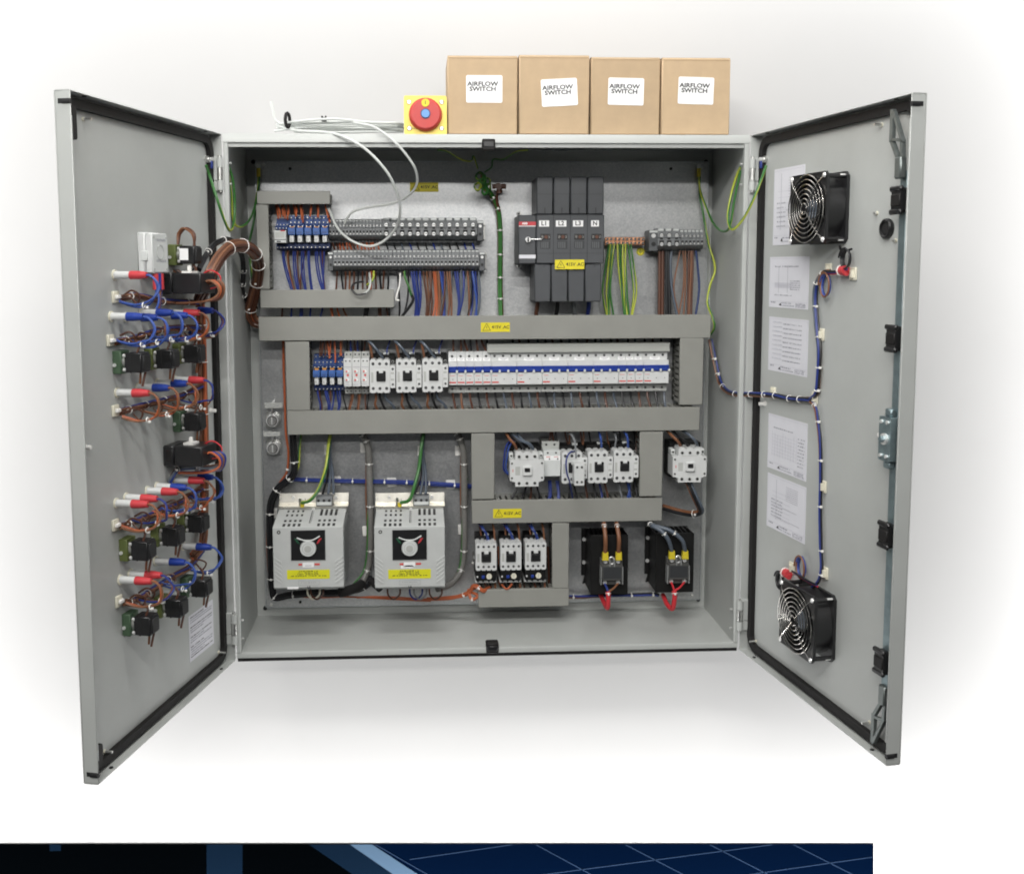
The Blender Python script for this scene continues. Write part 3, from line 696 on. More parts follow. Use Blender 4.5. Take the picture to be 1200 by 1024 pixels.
poles = [1]*5+[3]*5+[1, 1, 1, 3]
x0, x1, z0, z1 = rect(525.7, 412, 784.3, 460.5, .145); pw = (x1-x0)/26; h = round(z1-z0, 5); d = round(PL-.008-.14, 5)
k = 0; n1 = n3 = 0
for i, n in enumerate(poles):
    w = round(pw*n, 6)
    if n == 1: lab = "single pole white circuit breaker, %s of the single ones" % ORD[n1]; n1 += 1
    else: lab = "three pole white circuit breaker with one blue bar, %s of six" % ORD[n3].replace(" from left", ""); n3 += 1
    t = thing("circuit_breaker", lab, "circuit breaker", (x0+pw*k, PL-.008, z0), CAB, "row of white circuit breakers")
    part("breaker_body", t, cb_body, w, h, d); part("toggle_bar", t, cb_tog, w, loc=(0, -d*.86, h*.50))
    for j in range(n):
        for zz, yy in ((.885, .66), (.09, .625)): part("terminal_screw", t, ct_screw, .0026, loc=(pw*(j+.45), -d*yy-.0004, h*zz))
        part("indicator_tab", t, cb_tab, loc=(pw*(j+.97), -d*.86-.001, h*.535)); part("test_hole", t, tm_hole, .0009, loc=(pw*(j+.5), -d*.9, h*.345))
    lw = pw*.86 if n == 1 else pw*1.2
    part("name_sticker", t, cb_lab, round(lw, 5), loc=((w-lw)/2, -d*.66-.0003, h*.775)); part("red_print", t, cb_red, round(pw*.8, 5), loc=(pw*.08, -d*.9, h*.255))
    k += n
# ------------------------------------------------------------------ main isolator
yf = .120
x0, x1, z0, z1 = rect(628.6, 207, 708, 354, yf); zm0 = at(660, 309, yf).z; zm1 = at(660, 251.5, yf).z; xl = at(607.6, 280, yf).x; zl = at(610, 310, yf).z
t = thing("main_isolator", "large charcoal four pole isolator with white pole letters", "isolator switch", (x0, PL, z0)); d = PL-yf; w = x1-x0; pw = w/4; hh = z1-z0; a0, a1 = zm0-z0, zm1-z0
one("switch_body", t, lambda b: b.box(0, w, -d, -.004, a0, a1, "isolator", .002))
for i in range(4):
    one("terminal_shroud", t, lambda b: (b.box(pw*i+.0008, pw*(i+1)-.0008, -d+.004, -.002, a1+.0006, hh, "isolator", .002), b.cyl((pw*(i+.5), -d*.5, hh-.004), pw*.3, .006, "isolatordark", 'z', 14), b.box(pw*(i+.5)-.0012, pw*(i+.5)+.0012, -d+.0032, -d+.01, a1+.002, a1+.014, "isolatordark"), b.box(pw*i+.003, pw*(i+1)-.003, -d+.0036, -d+.02, hh*.86, hh*.863, "isolatordark")))
    one("terminal_shroud", t, lambda b: (b.box(pw*i-.003, pw*(i+1)-.0046, -d+.004, -.002, 0, a0-.0006, "isolator", .002), b.prism([(pw*(i+.5)-.003, a0-.003), (pw*(i+.5)+.001, a0-.003), (pw*(i+.5)-.001, a0-.008)], -d+.0035, -d+.006, "isolatordark")))
    wn = one("contact_window", t, lambda b: (b.box(pw*i+.008, pw*(i+1)-.006, -d-.0004, -d+.004, a0+.030, a0+.046, "isolatordark"), b.box(pw*i+.008, pw*(i+1)-.006, -d-.0004, -d+.004, a0+.048, a0+.060, "dark")))
    one("contact", wn, lambda b: (b.box(pw*i+.010, pw*i+.014, -d-.001, -d+.002, a0+.051, a0+.057, "steelwire"), b.cyl((pw*i+.0195, -d, a0+.054), .0038, -.0008, "brown", n=10), b.box(pw*(i+1)-.010, pw*(i+1)-.0075, -d-.001, -d+.002, a0+.051, a0+.057, "steelwire")))
    one("contact", wn, lambda b: [b.box(pw*i+.010+.004*j, pw*i+.0125+.004*j, -d-.001, -d+.002, a0+.031, a0+.044, "termdark") for j in range(4)])
    lw = (.0205, .0215, .021, .016)[i]
    s = one("pole_label", t, lambda b: b.box(pw*(i+.45)-lw/2, pw*(i+.45)+lw/2, -d-.0006, -d+.001, a1-.0245, a1-.012, "paperwhite", .0003))
    text("lettering", s, ("L1", "L2", "L3", "N")[i], .0125, (pw*(i+.45), -d-.0007, a1-.0182), bold=.00025)
    if i: one("pole_joint", t, lambda b: b.box(pw*i-.0005, pw*i+.0005, -d-.0003, -d+.002, a0+.001, a1-.001, "dark"))
one("joint_line", t, lambda b: b.box(.001, w-.001, -d-.0003, -d+.002, a0+.0205, a0+.0213, "isolatordark"))
zb = zl-z0; xw = x0-xl-.0006
mech = one("switch_mechanism", t, lambda b: b.box(-xw-.0006, -.0006, -d+.001, -.004, zb+.001, a1-.001, "isolator", .002))
mk = one("maker_badge", mech, lambda b: b.box(-xw+.0002, -.0010, -d+.0004, -d+.002, a1-.022, a1-.0145, "red"))
one("badge_line", mech, lambda b: b.box(-xw+.0002, -.0010, -d+.0004, -d+.002, a1-.0240, a1-.0226, "paperwhite"))
text("lettering", mech, "ABB", .006, (-xw*.66, -d+.0002, a1-.0182), "paperwhite", bold=.0003)
one("blank_label", mech, lambda b: b.box(-xw+.0006, -.0015, -d+.0004, -d+.002, zb+.012, zb+.0195, "paper"))
kn = one("shaft", mech, lambda b: (b.cyl((-xw*.48, -d+.001, zb+.050), .0055, -.006, "chrome", n=16), b.box(-xw*.48-.0015, -xw*.48+.0015, -d-.0065, -d-.004, zb+.0455, zb+.0545, "dark")))
one("shaft_pin", mech, lambda b: b.cyl((-xw*.48+.005, -d-.004, zb+.0505), .0012, .022, "chrome", 'x', 8))
for zz in (zb-.004, a1+.003):
    one("fixing_ear", mech, lambda b: (b.box(-xw, -xw+.008, -d*.7, -d*.5, zz-.003, zz+.004, "zincbolt", .001), b.cyl((-xw+.003, -d*.7, zz+.0005), .002, -.001, "dark", n=10)))
p = at(667.5, 310, yf-.001); warning(t, p.x-x0, -d-.0012, p.z-z0)
# ------------------------------------------------------------------ copper earth bar and its symbol
x0, x1, z0, z1 = rect(709, 278, 755.5, 287.5, .195)
t = thing("earth_bar", "copper earth bar with two rows of screws", "earth bar", (x0, PL, z0)); w, h = x1-x0, z1-z0
one("bar", t, lambda b: (b.box(0, w, -.027, -.020, 0, h, "copper", .001), b.box(.004, .012, -.02, 0, .002, h-.002, "copper"), b.box(w-.012, w-.004, -.02, 0, .002, h-.002, "copper")))
def es(b): b.cyl((0, 0, 0), .0028, -.003, "steelwire", n=10); b.box(-.002, .002, -.0034, -.0029, -.0004, .0004, "dark")
for i in range(10):
    part("bar_screw", t, es, loc=(w*(i+.5)/10, -.027, h*.74)); part("bar_screw", t, es, loc=(w*(i+.5)/10, -.027, h*.27))
p = at(750.5, 295, PL)
t = one("earth_sticker", cab, lambda b: b.cyl((0, 0, 0), .009, -.0005, "yellow", n=24), loc=p)
def esym(b):
    b.tube([(.0075*math.cos(R(15*i)), -.0006, .0075*math.sin(R(15*i))) for i in range(24)], .0005, "screengreen", 4, closed=True, smooth=False)
    b.box(-.0005, .0005, -.0008, -.0003, 0, .0055, "screengreen")
    for k in range(3): b.box(-.0045+.0015*k, .0045-.0015*k, -.0008, -.0003, -.0002-.0019*k, .0008-.0019*k, "screengreen")
one("earth_symbol", t, esym)

# ------------------------------------------------------------------ inverter drives
def words(b, x0, x1, z, h, y, mt, rnd):
    x = x0
    while x < x1-h:
        w = rnd.uniform(2, 5.5)*h*.6
        n = max(1, int(w/(h*.62)))
        for i in range(n):
            if x+h*.45 > x1: break
            if rnd.random() < .85: b.box(x, x+h*.42, y, y+.0003, z, z+h*rnd.uniform(.55, 1), mt)
            x += h*.6
        x += h*.55
def drive(px, label, sticker):
    yf = .062; L, Rr, top, bot = px
    a = at(L, bot-4, yf); c = at(Rr, bot-4, yf); x0, x1 = a.x, c.x; xc = (x0+x1)/2; z0 = at((L+Rr)/2, bot, yf).z; zf = at((L+Rr)/2, top, yf).z-z0
    zt = at((L+Rr)/2, top-22.5, .165).z-z0; w = x1-x0; d = PL-yf; yb = PL
    t = thing("inverter_drive", label, "inverter drive", (xc, PL, z0), CAB, "inverter drives"); h = w/2
    def body(b):
        b.prism([(-d, .004), (-d, zf), (-d+.0015, zf+.001), (-.057, zt), (-.03, zt), (-.03, 0), (-d+.004, 0)], -h, h, "drivegrey", 'x')
        b.box(-h-.0012, -h+.001, -d+.012, -.03, .006, zf-.004, "driveside"); b.box(h-.001, h+.0012, -d+.012, -.03, .006, zf-.004, "driveside")
    one("drive_case", t, body)
    one("heat_sink", t, lambda b: [b.box(-h*.94+i*w*.94/14, -h*.94+i*w*.94/14+.0022, -.03, -.001, .004, zt-.002, "aluminium") for i in range(15)])
    zs = at((L+Rr)/2, top-40, .19).z-z0
    def shelf(b):
        b.prism([(-.062, zt+.001), (-.062, zt+.005), (-.034, zt+.0075), (-.03, zs), (-.028, zs), (-.030, zt+.0005)], -h*1.04, h*1.04, "aluminium", 'x')
        for sx in (-.62, .66): b.cyl((sx*h, -.032, zs-.009), .0038, -.003, "chrome", n=10)
    one("metal_top_plate", t, shelf)
    tb = one("input_terminals", t, lambda b: (b.box(h*.10, h*.58, -.064, -.034, zt+.006, zs-.001, "termgrey", .001), b.box(h*.12, h*.56, -.0645, -.063, zt+.008, zt+.015, "whitedim")))
    for i in range(3): part("clamp_screw", tb, tm_hole, .003, loc=(h*(.18+.16*i), -.0642, zs-.009))
    one("earth_lug", t, lambda b: (b.box(-.3*h-.004, -.3*h+.004, -.068, -.06, zt+.004, zt+.013, "lug", .001), b.cyl((-.38*h, -.058, zt+.006), .003, .016, "zincbolt", 'z', 8)))
    # slots in the sloping face
    sl = Vector((0, (-.057+d-.0015), zt-zf-.001)); sl_len = sl.length; sd = sl.normalized(); sn = Vector((0, -sd.z, sd.y))
    def slot(b):
        def s(u, v, wu, lv):
            o = Vector((u, -d+.0015, zf+.001))+sd*(v*sl_len); P = []
            for du, dv in ((-1, -1), (1, -1), (1, 1), (-1, 1)): P.append(o+Vector((du*wu/2, 0, 0))+sd*(dv*lv/2)+sn*.0004)
            k = len(b.v); b.v += [tuple(p) for p in P]+[tuple(p-sn*.0012) for p in P]; b.face([k, k+1, k+2, k+3], "dark")
            for i in range(4): b.face([k+i, k+4+i, k+4+(i+1) % 4, k+(i+1) % 4], "dark")
        for i in range(4):
            s(-h*.70+i*h*.145, .10, h*.075, .014); s(-h*.70+i*h*.145, .32, h*.07, .010); s(-h*.70+i*h*.145, .62, h*.06, .010); s(-h*.70+i*h*.145, .84, h*.06, .010)
            s(h*.29+i*h*.145, .10, h*.075, .014); s(h*.29+i*h*.145, .32, h*.07, .010); s(h*.29+i*h*.145, .76, h*.075, .034)
        s(h*.01, .55, h*.02, .075); s(h*.05, .55, h*.008, .075)
    one("vent_slots", t, slot)
    one("cover_screw", t, lambda b: b.cyl((h*.03, -.064, zt-.001), .0035, -.004, "chrome", n=10))
    zw0, zw1 = zf*.475, zf*.955; wx = h*.485
    def window(b):
        b.prism(rrect(-wx-.001, wx+.001, zw0-.001, zw1+.001, .001, 1), -d-.0012, -d+.001, "driveside"); b.box(-wx, wx, -d-.0016, -d+.001, zw0, zw1, "blackplastic")
    wn = one("keypad_window", t, window)
    zk = zw0+(zw1-zw0)*.40
    kb = one("round_keypad", wn, lambda b: (b.cyl((0, -d-.0016, zk), .0165, -.005, "whitedim", n=24, r2=.0155), b.cyl((0, -d-.0066, zk), .007, -.0012, "greywhite", n=20), b.tube([(.011*math.cos(R(18*i)), -d-.0068, zk+.011*math.sin(R(18*i))) for i in range(20)], .0006, "greywhite", 4, closed=True, smooth=False)))
    one("keypad_arc", wn, lambda b: b.tube([(-.022, -d-.003, zk+.022), (-.010, -d-.004, zk+.0175), (0, -d-.004, zk+.0165), (.010, -d-.004, zk+.0175), (.024, -d-.003, zk+.025)], .0016, "whitedim", 6))
    def key(b, s, mt):
        b.prism([(s*.0165, zk+.0085), (s*.0215, zk+.0115), (s*.0275, zk+.0205), (s*.022, zk+.0195)], -d-.003, -d-.001, mt)
    one("run_key", wn, lambda b: key(b, -1, "screengreen")); one("stop_key", wn, lambda b: key(b, 1, "red"))
    one("case_screw", t, lambda b: (b.cyl((-h*.83, -d, zf*.93), .0038, -.0006, "dark", n=12), b.cyl((-h*.83, -d-.0006, zf*.93), .002, -.0004, "greywhite", n=8)))
    def marks(b):
        z = zf*.385
        b.box(-h*.29, -h*.18, -d-.0004, -d, z, z+.0042, "redprint"); b.box(h*.17, h*.32, -d-.0004, -d, z, z+.0042, "redprint")
        b.box(-h*.17, h*.15, -d-.0004, -d, z-.0035, z+.006, "paperwhite"); b.box(-h*.1, h*.08, -d-.0006, -d, z-.001, z, "inkgrey")
    one("printed_mark", t, marks)
    zy0, zy1 = zf*.165, zf*.315
    ys = one("yellow_sticker", t, lambda b: b.prism(rrect(-h*.62, h*.6, zy0, zy1, .001, 2), -d-.0004, -d, "limeyellow"))
    rnd = random.Random(3)
    one("sticker_print", ys, lambda b: (words(b, -h*.28, h*.26, zy1-.0040, .0024, -d-.0007, "ink", rnd), words(b, -h*.3, h*.28, zy1-.0072, .0024, -d-.0007, "ink", rnd), words(b, -h*.34, h*.3, zy1-.0104, .0024, -d-.0007, "ink", rnd), words(b, -h*.5, h*.52, zy1-.0136, .0024, -d-.0007, "ink", rnd)))
    def plate(b):
        z0_, z1_ = zf*.065, zf*.135
        for q in ((-h*.3, h*.3, z0_, z0_+.0005), (-h*.3, h*.3, z1_, z1_+.0005), (-h*.3, -h*.3+.0005, z0_, z1_), (h*.3-.0005, h*.3, z0_, z1_)): b.box(q[0], q[1], -d-.0003, -d, q[2], q[3], "driveside")
        words(b, -h*.24, h*.22, (z0_+z1_)/2, .002, -d-.0003, "driveside", rnd)
    one("name_plate", t, plate)
    text("lettering", t, "LS", .0062, (0, -d-.0003, zf*.03), "ink", bold=.0002, sx=1.1)
    def ribs(b):
        for s in (-1, 1):
            for i in range(6):
                z = .010+i*.0085
                b.prism([(s*h*.99, z+.012), (s*h*.985, z+.0155), (s*h*.76, z+.0035), (s*h*.76, z)], -d-.0012, -d+.001, "drivegrey")
    one("corner_ribs", t, ribs)["kind"] = "stuff"
    one("white_sticker", t, lambda b: b.box(*sticker(h), -d-.0004, -d, sticker(h, 1)[0]*zf, sticker(h, 1)[1]*zf, "paperwhite"))
    return t, x0, z0
drive((321, 403, 618, 690), "light grey inverter drive at left, beside the black cable loom", lambda h, k=0: (.005, .04) if k else (-h*.62, -h*.3))
drive((439.5, 521.3, 617.5, 689.5), "light grey inverter drive at right, next to the motor starters", lambda h, k=0: (.335, .375) if k else (-h*.26, h*.1))

# ------------------------------------------------------------------ solid state relays on black heat sinks
LUGS = []
def ssr(fl, body, rl, lab1, lab2):
    yf = .150
    x0, x1, z0, z1 = rect(*body, yf); xf = at(fl, 650, .215).x; h = z1-z0; w = x1-x0; d = PL-yf
    t = thing("heat_sink", lab1, "heat sink", (x0, PL, z0), CAB, "black heat sinks")
    def hs(b):
        b.box(0, w, -d, -d+.008, 0, h, "blacksatin", .001)
        n = 9
        for i in range(n): b.box(w*i/(n-1)*.97, w*i/(n-1)*.97+.003, -d+.008, -.004, .002, h-.002, "blacksatin")
    one("finned_body", t, hs)
    one("mounting_flange", t, lambda b: b.prism([(xf-x0, h*.17), (xf-x0, h*.985), (w+.003, h*.985), (w+.003, .004), (0, .004), (-.006, h*.02), (xf-x0+.008, h*.17)], -.005, 0, "blacksatin"))
    for zz in (.40, .80): one("flange_screw", t, lambda b: (b.cyl((xf-x0+.005, -.005, h*zz), .0042, -.003, "chrome", n=10)))
    yr = .125; a0, a1, b0, b1 = rect(*rl, yr); w2, h2 = a1-a0, b1-b0; d2 = yf-yr
    t2 = thing("solid_state_relay", lab2, "solid state relay", (a0, yf, b0), CAB, "solid state relays")
    def sb(b):
        b.box(0, w2, -d2*.6, 0, 0, h2, "ssr", .001); b.box(w2*.04, w2*.96, -d2, -d2*.55, h2*.2, h2*.8, "ssr", .001)
        b.box(w2*.1, w2*.9, -d2-.0003, -d2+.001, h2*.28, h2*.72, "isolatordark")
    one("relay_case", t2, sb)
    one("clear_guard", t2, lambda b: [b.box(w2*a, w2*a+.0014, -d2*1.04, -d2*.3, h2*c, h2*e, "clearcover") for a, c, e in ((-.01, .05, .72), (.955, .05, .72), (.38, .74, .98), (.58, .74, .98))] and None)
    for k, zz in ((.22, .9), (.78, .9), (.2, .1), (.8, .1)): one("terminal_screw", t2, lambda b: b.cyl((w2*k, -d2*.6, h2*zz), .0042, -.004, "chrome", n=10))
    one("mounting_eye", t2, lambda b: b.tube([(w2*.5+.0055*math.cos(R(20*i)), -d2*.62, h2*.93+.0075*math.sin(R(20*i))) for i in range(18)], .0013, "chrome", 6, closed=True, smooth=False))
    for k in (.2, .8):
        one("crimp_lug", t2, lambda b: (b.prism([(w2*k-.0065, h2*.97), (w2*k-.0055, h2*1.28), (w2*k-.003, h2*1.25), (w2*k+.003, h2*1.25), (w2*k+.0055, h2*1.28), (w2*k+.0065, h2*.97)], -d2*.6-.008, -d2*.6+.002, "lug"), b.box(w2*k-.004, w2*k+.004, -d2*.6-.003, -d2*.6-.001, h2*.88, h2*.98, "zincbolt")))
        LUGS.append(Vector((a0+w2*k, yf-d2*.6-.003, b0+h2*1.27)))
    LUGS.append(Vector((a0+w2*.2, yf-d2*.6-.003, b0+h2*.06))); LUGS.append(Vector((a0+w2*.8, yf-d2*.6-.003, b0+h2*.06)))
ssr(681.5, (692, 627, 736, 696), (704.4, 656, 730.6, 686.5), "black finned heat sink at left, brown cables coming down to it", "solid state relay with brown cables in yellow lugs")
ssr(756, (768.5, 625, 813, 694), (782.5, 654.5, 808.5, 685), "black finned heat sink at right, in the bottom corner", "solid state relay with grey cables in yellow lugs")

# ------------------------------------------------------------------ push buttons at the left edge of the plate
for px, py, lp, lab in ((318.5, 493.5, (309.5, 472, 331, 478.5), "upper of two round chrome push buttons at the left edge"), (319.3, 526, (308.5, 506, 328, 511.5), "lower of two round chrome push buttons at the left edge")):
    yf = .19; p = at(px, py, yf); t = thing("push_button", lab, "push button", (p.x, PL, p.z), CAB, "chrome push buttons")
    one("bezel", t, lambda b: (b.cyl((0, 0, 0), .013, -.022, "chrome", n=24), b.cyl((0, -.022, 0), .0145, -.006, "chrome", n=24, r2=.0125), b.cyl((0, -.028, 0), .0105, -.0005, "dark", n=24)))
    one("button_cap", t, lambda b: (b.cyl((0, -.028, 0), .009, -.004, "zincbolt", n=24), b.box(-.0015, .0015, -.0326, -.031, -.0075, .0075, "chrome", .0004)))
    one("lock_tab", t, lambda b: b.box(-.002, .002, -.026, -.016, .013, .02, "tie", .0005))
    a0, a1, b0, b1 = rect(*lp, yf)
    lp_ = one("label_plate", t, lambda b: b.box(a0-p.x, a1-p.x, -.030, -.028, b0-p.z, b1-p.z, "greywhite", .0005)); rnd = random.Random(8)
    one("plate_print", lp_, lambda b: words(b, a0-p.x+.004, a1-p.x-.004, (b0+b1)/2-p.z-.001, .0022, -.0303, "inkgrey", rnd))
    one("mounting_stand", t, lambda b: (b.box(-.002, .002, -.029, -.0, .014, b1-p.z-.001, "zincbolt"), b.box(-.016, .016, -.004, 0, -.018, .016, "zincbolt", .001)))

# ------------------------------------------------------------------ on top of the cabinet
for i, (x0, x1, yt, lx, ly, lr, txt, yy) in enumerate(((524, 607, 65.5, 567.5, 105, 0, "plain brown carton beside the red and yellow switch, label low at its middle", .020), (607.8, 691, 65, 655.5, 109, -3.2, "second brown carton from the left, its white label stuck on crooked", .018), (692, 774, 67.5, 733.5, 108, 1.2, "third brown carton from the left, white label in its middle", .022), (775, 856, 68, 815.5, 107, 1.5, "rightmost brown carton, at the right end of the row", .019))):
    a = at(x0+.4, 110, yy).x; c = at(x1-.4, 110, yy).x; zt = at((x0+x1)/2, yt, yy).z-H; w = c-a; zt -= .001
    t = thing("cardboard_box", txt, "cardboard box", (a, yy, H+.0005), CAB, "brown cartons on the cabinet")
    one("carton", t, lambda b: (b.box(0, w, 0, .135, .0012, zt, "card", .0022), b.box(.003, w-.003, .002, .133, 0, .0013, "cardedge")))
    one("flap_edge", t, lambda b: (b.box(.001, w-.001, -.0004, .002, .0026, .0034, "cardedge"), b.box(.0004, w-.0004, .003, .1345, zt-.0002, zt+.0009, "card"), b.box(.0014, w-.0014, -.0003, .001, zt-.0045, zt-.004, "cardedge")))
    p = at(lx, ly, yy); s = one("paper_label", t, lambda b: b.prism(rrect(-.0345, .0345, -.0255, .0255, .003), 0, .0005, "paperwhite")); s.location = (p.x-a, -.0007, p.z-H); s.rotation_euler = (0, R(lr), 0)
    text("lettering", s, "AIRFLOW\nSWITCH", .0112, (-.003, -.0002, .0045), bold=.0003, ext=.0001, sx=1.2)
x0, x1, z0, z1 = rect(473, 108.5, 524, 154.5, .015); w = x1-x0; h = z1-z0; zc = h/2
t = thing("emergency_switch", "red rotary isolator knob on a yellow square plate", "isolator switch", ((x0+x1)/2, .02, H))
one("yellow_plate", t, lambda b: b.prism(rrect(-w/2+.0005, w/2-.0005, 0.0008, h, .004), -.006, 0, "estopyellow"))
one("switch_body", t, lambda b: b.box(-w*.4, w*.4, 0, .045, .0008, h*.9, "blackplastic", .002))
def dial(b):
    n = 36; b.cyl((0, -.006, zc+.001), .0315, -.010, "reddial", n=n, r2=.030); b.cyl((0, -.016, zc+.001), .030, -.004, "reddial", n=n, r2=.0265)
dk = one("rotary_knob", t, dial)
one("hub", dk, lambda b: (b.cyl((0, -.020, zc+.001), .0095, -.0012, "bluedark", n=24), b.cyl((0, -.0212, zc+.001), .0075, -.002, "blueknob", n=24)))
one("position_mark", dk, lambda b: (b.cyl((0, -.0200, zc+.021), .0075, -.0014, "yellow", n=20), b.box(-.0006, .0006, -.0217, -.021, zc+.018, zc+.0245, "ink")))
for sx in (-1, 1):
    for zz in (.012, h-.012): one("plate_screw", t, lambda b: (b.cyl((sx*(w/2-.0105), -.006, zz), .0045, -.0005, "dark", n=14), b.cyl((sx*(w/2-.0105), -.0065, zz), .0034, -.0012, "chrome", n=12), b.box(sx*(w/2-.0105)-.003, sx*(w/2-.0105)+.003, -.0079, -.0074, zz-.0005, zz+.0005, "dark")))
rnd = random.Random(5); one("plate_print", t, lambda b: words(b, -w/2+.016, -w/2+.034, .0105, .0022, -.0063, "ink", rnd))

# ------------------------------------------------------------------ wires: tubes, looms, ties
def spline(P, sub=6):
    P = [Vector(p) for p in P]; Q = []; N = len(P)
    if N < 3: return P
    for i in range(N-1):
        p0 = P[i-1] if i else P[0]*2-P[1]; p1, p2 = P[i], P[i+1]; p3 = P[i+2] if i+2 < N else P[-1]*2-P[-2]
        for k in range(sub):
            t = k/sub; Q.append(.5*((2*p1)+(p2-p0)*t+(2*p0-5*p1+4*p2-p3)*t*t+(3*p1-p0-3*p2+p3)*t**3))
    Q.append(P[-1]); return Q
def frames(Q):
    out = []; u = None
    for i in range(len(Q)):
        T = (Q[min(i+1, len(Q)-1)]-Q[max(i-1, 0)]).normalized()
        if u is None:
            u = T.cross(Vector((.31, .9, .17))); u.normalize()
        else: u = u-T*u.dot(T); u.normalize()
        out.append((Q[i], T, u.copy(), T.cross(u)))
    return out
GY = ("wgreen", "wyellow")
def tubeobj(name, parent, P, r, col, n=6, sub=4):
    b = MB()
    if isinstance(col, tuple): b.tube(P, r, col[0], max(n, 8), col[1], sub=sub)
    else: b.tube(P, r, col, n, sub=sub)
    return obj(name, b.build(name), parent)
def tie(parent, fr, rr, mt="tie", tail=True):
    p, T, u, w = fr
    def f(b):
        for s in (-.0011, .0011):
            pass
        b.tube([p+(u*math.cos(R(30*i))+w*math.sin(R(30*i)))*rr for i in range(12)], .00085, mt, 5, closed=True, smooth=False)
        q = p+Vector((0, -1, 0))*rr*.9; b.box(q.x-.002, q.x+.002, q.y-.003, q.y+.001, q.z-.002, q.z+.002, mt, .0004)
    b = MB(); f(b); return obj("cable_tie", b.build("cable_tie"), parent)
def loom(name, label, cat, P, r, cols, ties=(), group=None, wr=None, twist=1.5, sheath=None):
    """P: world points; a bundle of wires wound round the path"""
    Q = spline(P); fr = frames(Q); n = len(cols); t = thing(name, label, cat, tuple(Q[0]), CAB, group); o = Q[0]
    if sheath: tubeobj("sheath", t, [q-o for q in P], r, sheath, 10, 6)
    else:
        wr = wr or r*(.95 if n == 1 else .62 if n == 2 else .5 if n <= 4 else .36)
        for k, c in enumerate(cols):
            if n == 1: pts = [q-o for q in Q]
            else:
                R0 = r-wr; pts = []
                for i, (p, T, u, w) in enumerate(fr):
                    a = 2*math.pi*k/n+twist*i/len(fr)*2; pts.append(p+(u*math.cos(a)+w*math.sin(a))*R0*(1 if k % 5 or n < 7 else .3)-o)
            tubeobj("wire", t, pts, wr, c, 6, 1)
    for f in ties:
        q = fr[min(len(fr)-1, int(f*(len(fr)-1)))]; tie(t, (q[0]-o, q[1], q[2], q[3]), r*1.12)
    return t
def W_(pts, F=CAB):
    """[(px, py, y)] in a frame to world points"""
    return [F @ at(a, b_, y, F) for a, b_, y in pts]
def mount(b, s): b.box(-s, s, -.003, 0, -s*.8, s*.8, "cream", .0008); b.box(-s*.5, s*.5, -.006, -.003, -s*.35, s*.35, "tie", .001)

# grey sensor cables lying on top and looping into the cabinet
def topcable():
    o = W_([(395, 154, .05)])[0]; t = thing("grey_cable_coil", "coil of thin grey cable on the cabinet top, two tails looping inside", "cable", tuple(o))
    def c(P, r=.0024): return tubeobj("cable", t, [p-o for p in P], r, "cablegrey", 8, 6)
    c(W_([(331, 146, .05), (360, 142, .05), (400, 143, .04), (421, 145, .02), (442, 151, -.004), (466, 170, -.016), (484, 193, .0), (489, 209, .03), (486, 221, .06), (475, 232, .09), (458, 239, .11), (430, 243.5, .135), (414, 248, .145), (406, 257, .155), (404, 262, .16)]))
    c(W_([(324, 147, .07), (345, 153, .04), (384, 155.6, .01), (407, 162.6, -.014), (430.6, 176.7, -.02), (454, 202.5, -.01), (465, 226, .02), (469, 244.7, .05), (465, 265, .09), (452, 281, .115), (435, 288.7, .13), (416.5, 284.5, .14), (402.5, 275, .145), (393, 263, .15), (388, 251, .16), (383, 242, .18), (376, 236, .2)]), .0027)
    rn = random.Random(2)
    for i in range(7):
        y = .03+.016*i; zz = 151-rn.uniform(0, 9)
        P = W_([(322+rn.uniform(0, 8), zz+3, y+.03), (350, zz, y), (390, zz-1+rn.uniform(-2, 2), y-.005), (430, zz+1, y), (462+rn.uniform(0, 8), zz+2, y+.01), (470, zz+4, y+.04), (440, zz+4, y+.05), (390, zz+5, y+.045), (345, zz+4, y+.05)])
        for p in P: p.z = max(p.z, H+.003)
        c(P)
    c(W_([(317.5, 119, .06), (320, 130, .06), (323, 141, .06), (330, 146, .06)]), .0024)
    one("black_clip", t, lambda b: (b.tube([at(337, 141, .04)-o+Vector((.0035*math.cos(R(30*i)), .006*math.cos(R(30*i)), .013*math.sin(R(30*i)))) for i in range(12)], .0034, "rubber", 6, closed=True, smooth=False)))
    p = at(379.5, 139.5, .03)-o; one("black_clip", t, lambda b: (b.box(p.x-.005, p.x+.005, p.y, p.y+.006, p.z-.004, p.z+.003, "rubber", .001), b.box(p.x-.005, p.x-.002, p.y, p.y+.006, p.z, p.z+.006, "rubber", .0006), b.box(p.x+.002, p.x+.005, p.y, p.y+.006, p.z, p.z+.006, "rubber", .0006)))
    a = at(424, 144, .09)-o; e = at(460, 149, .09)-o; one("white_strip", t, lambda b: b.box(a.x, e.x, a.y, a.y+.004, e.z, a.z, "paperwhite", .001))
topcable()

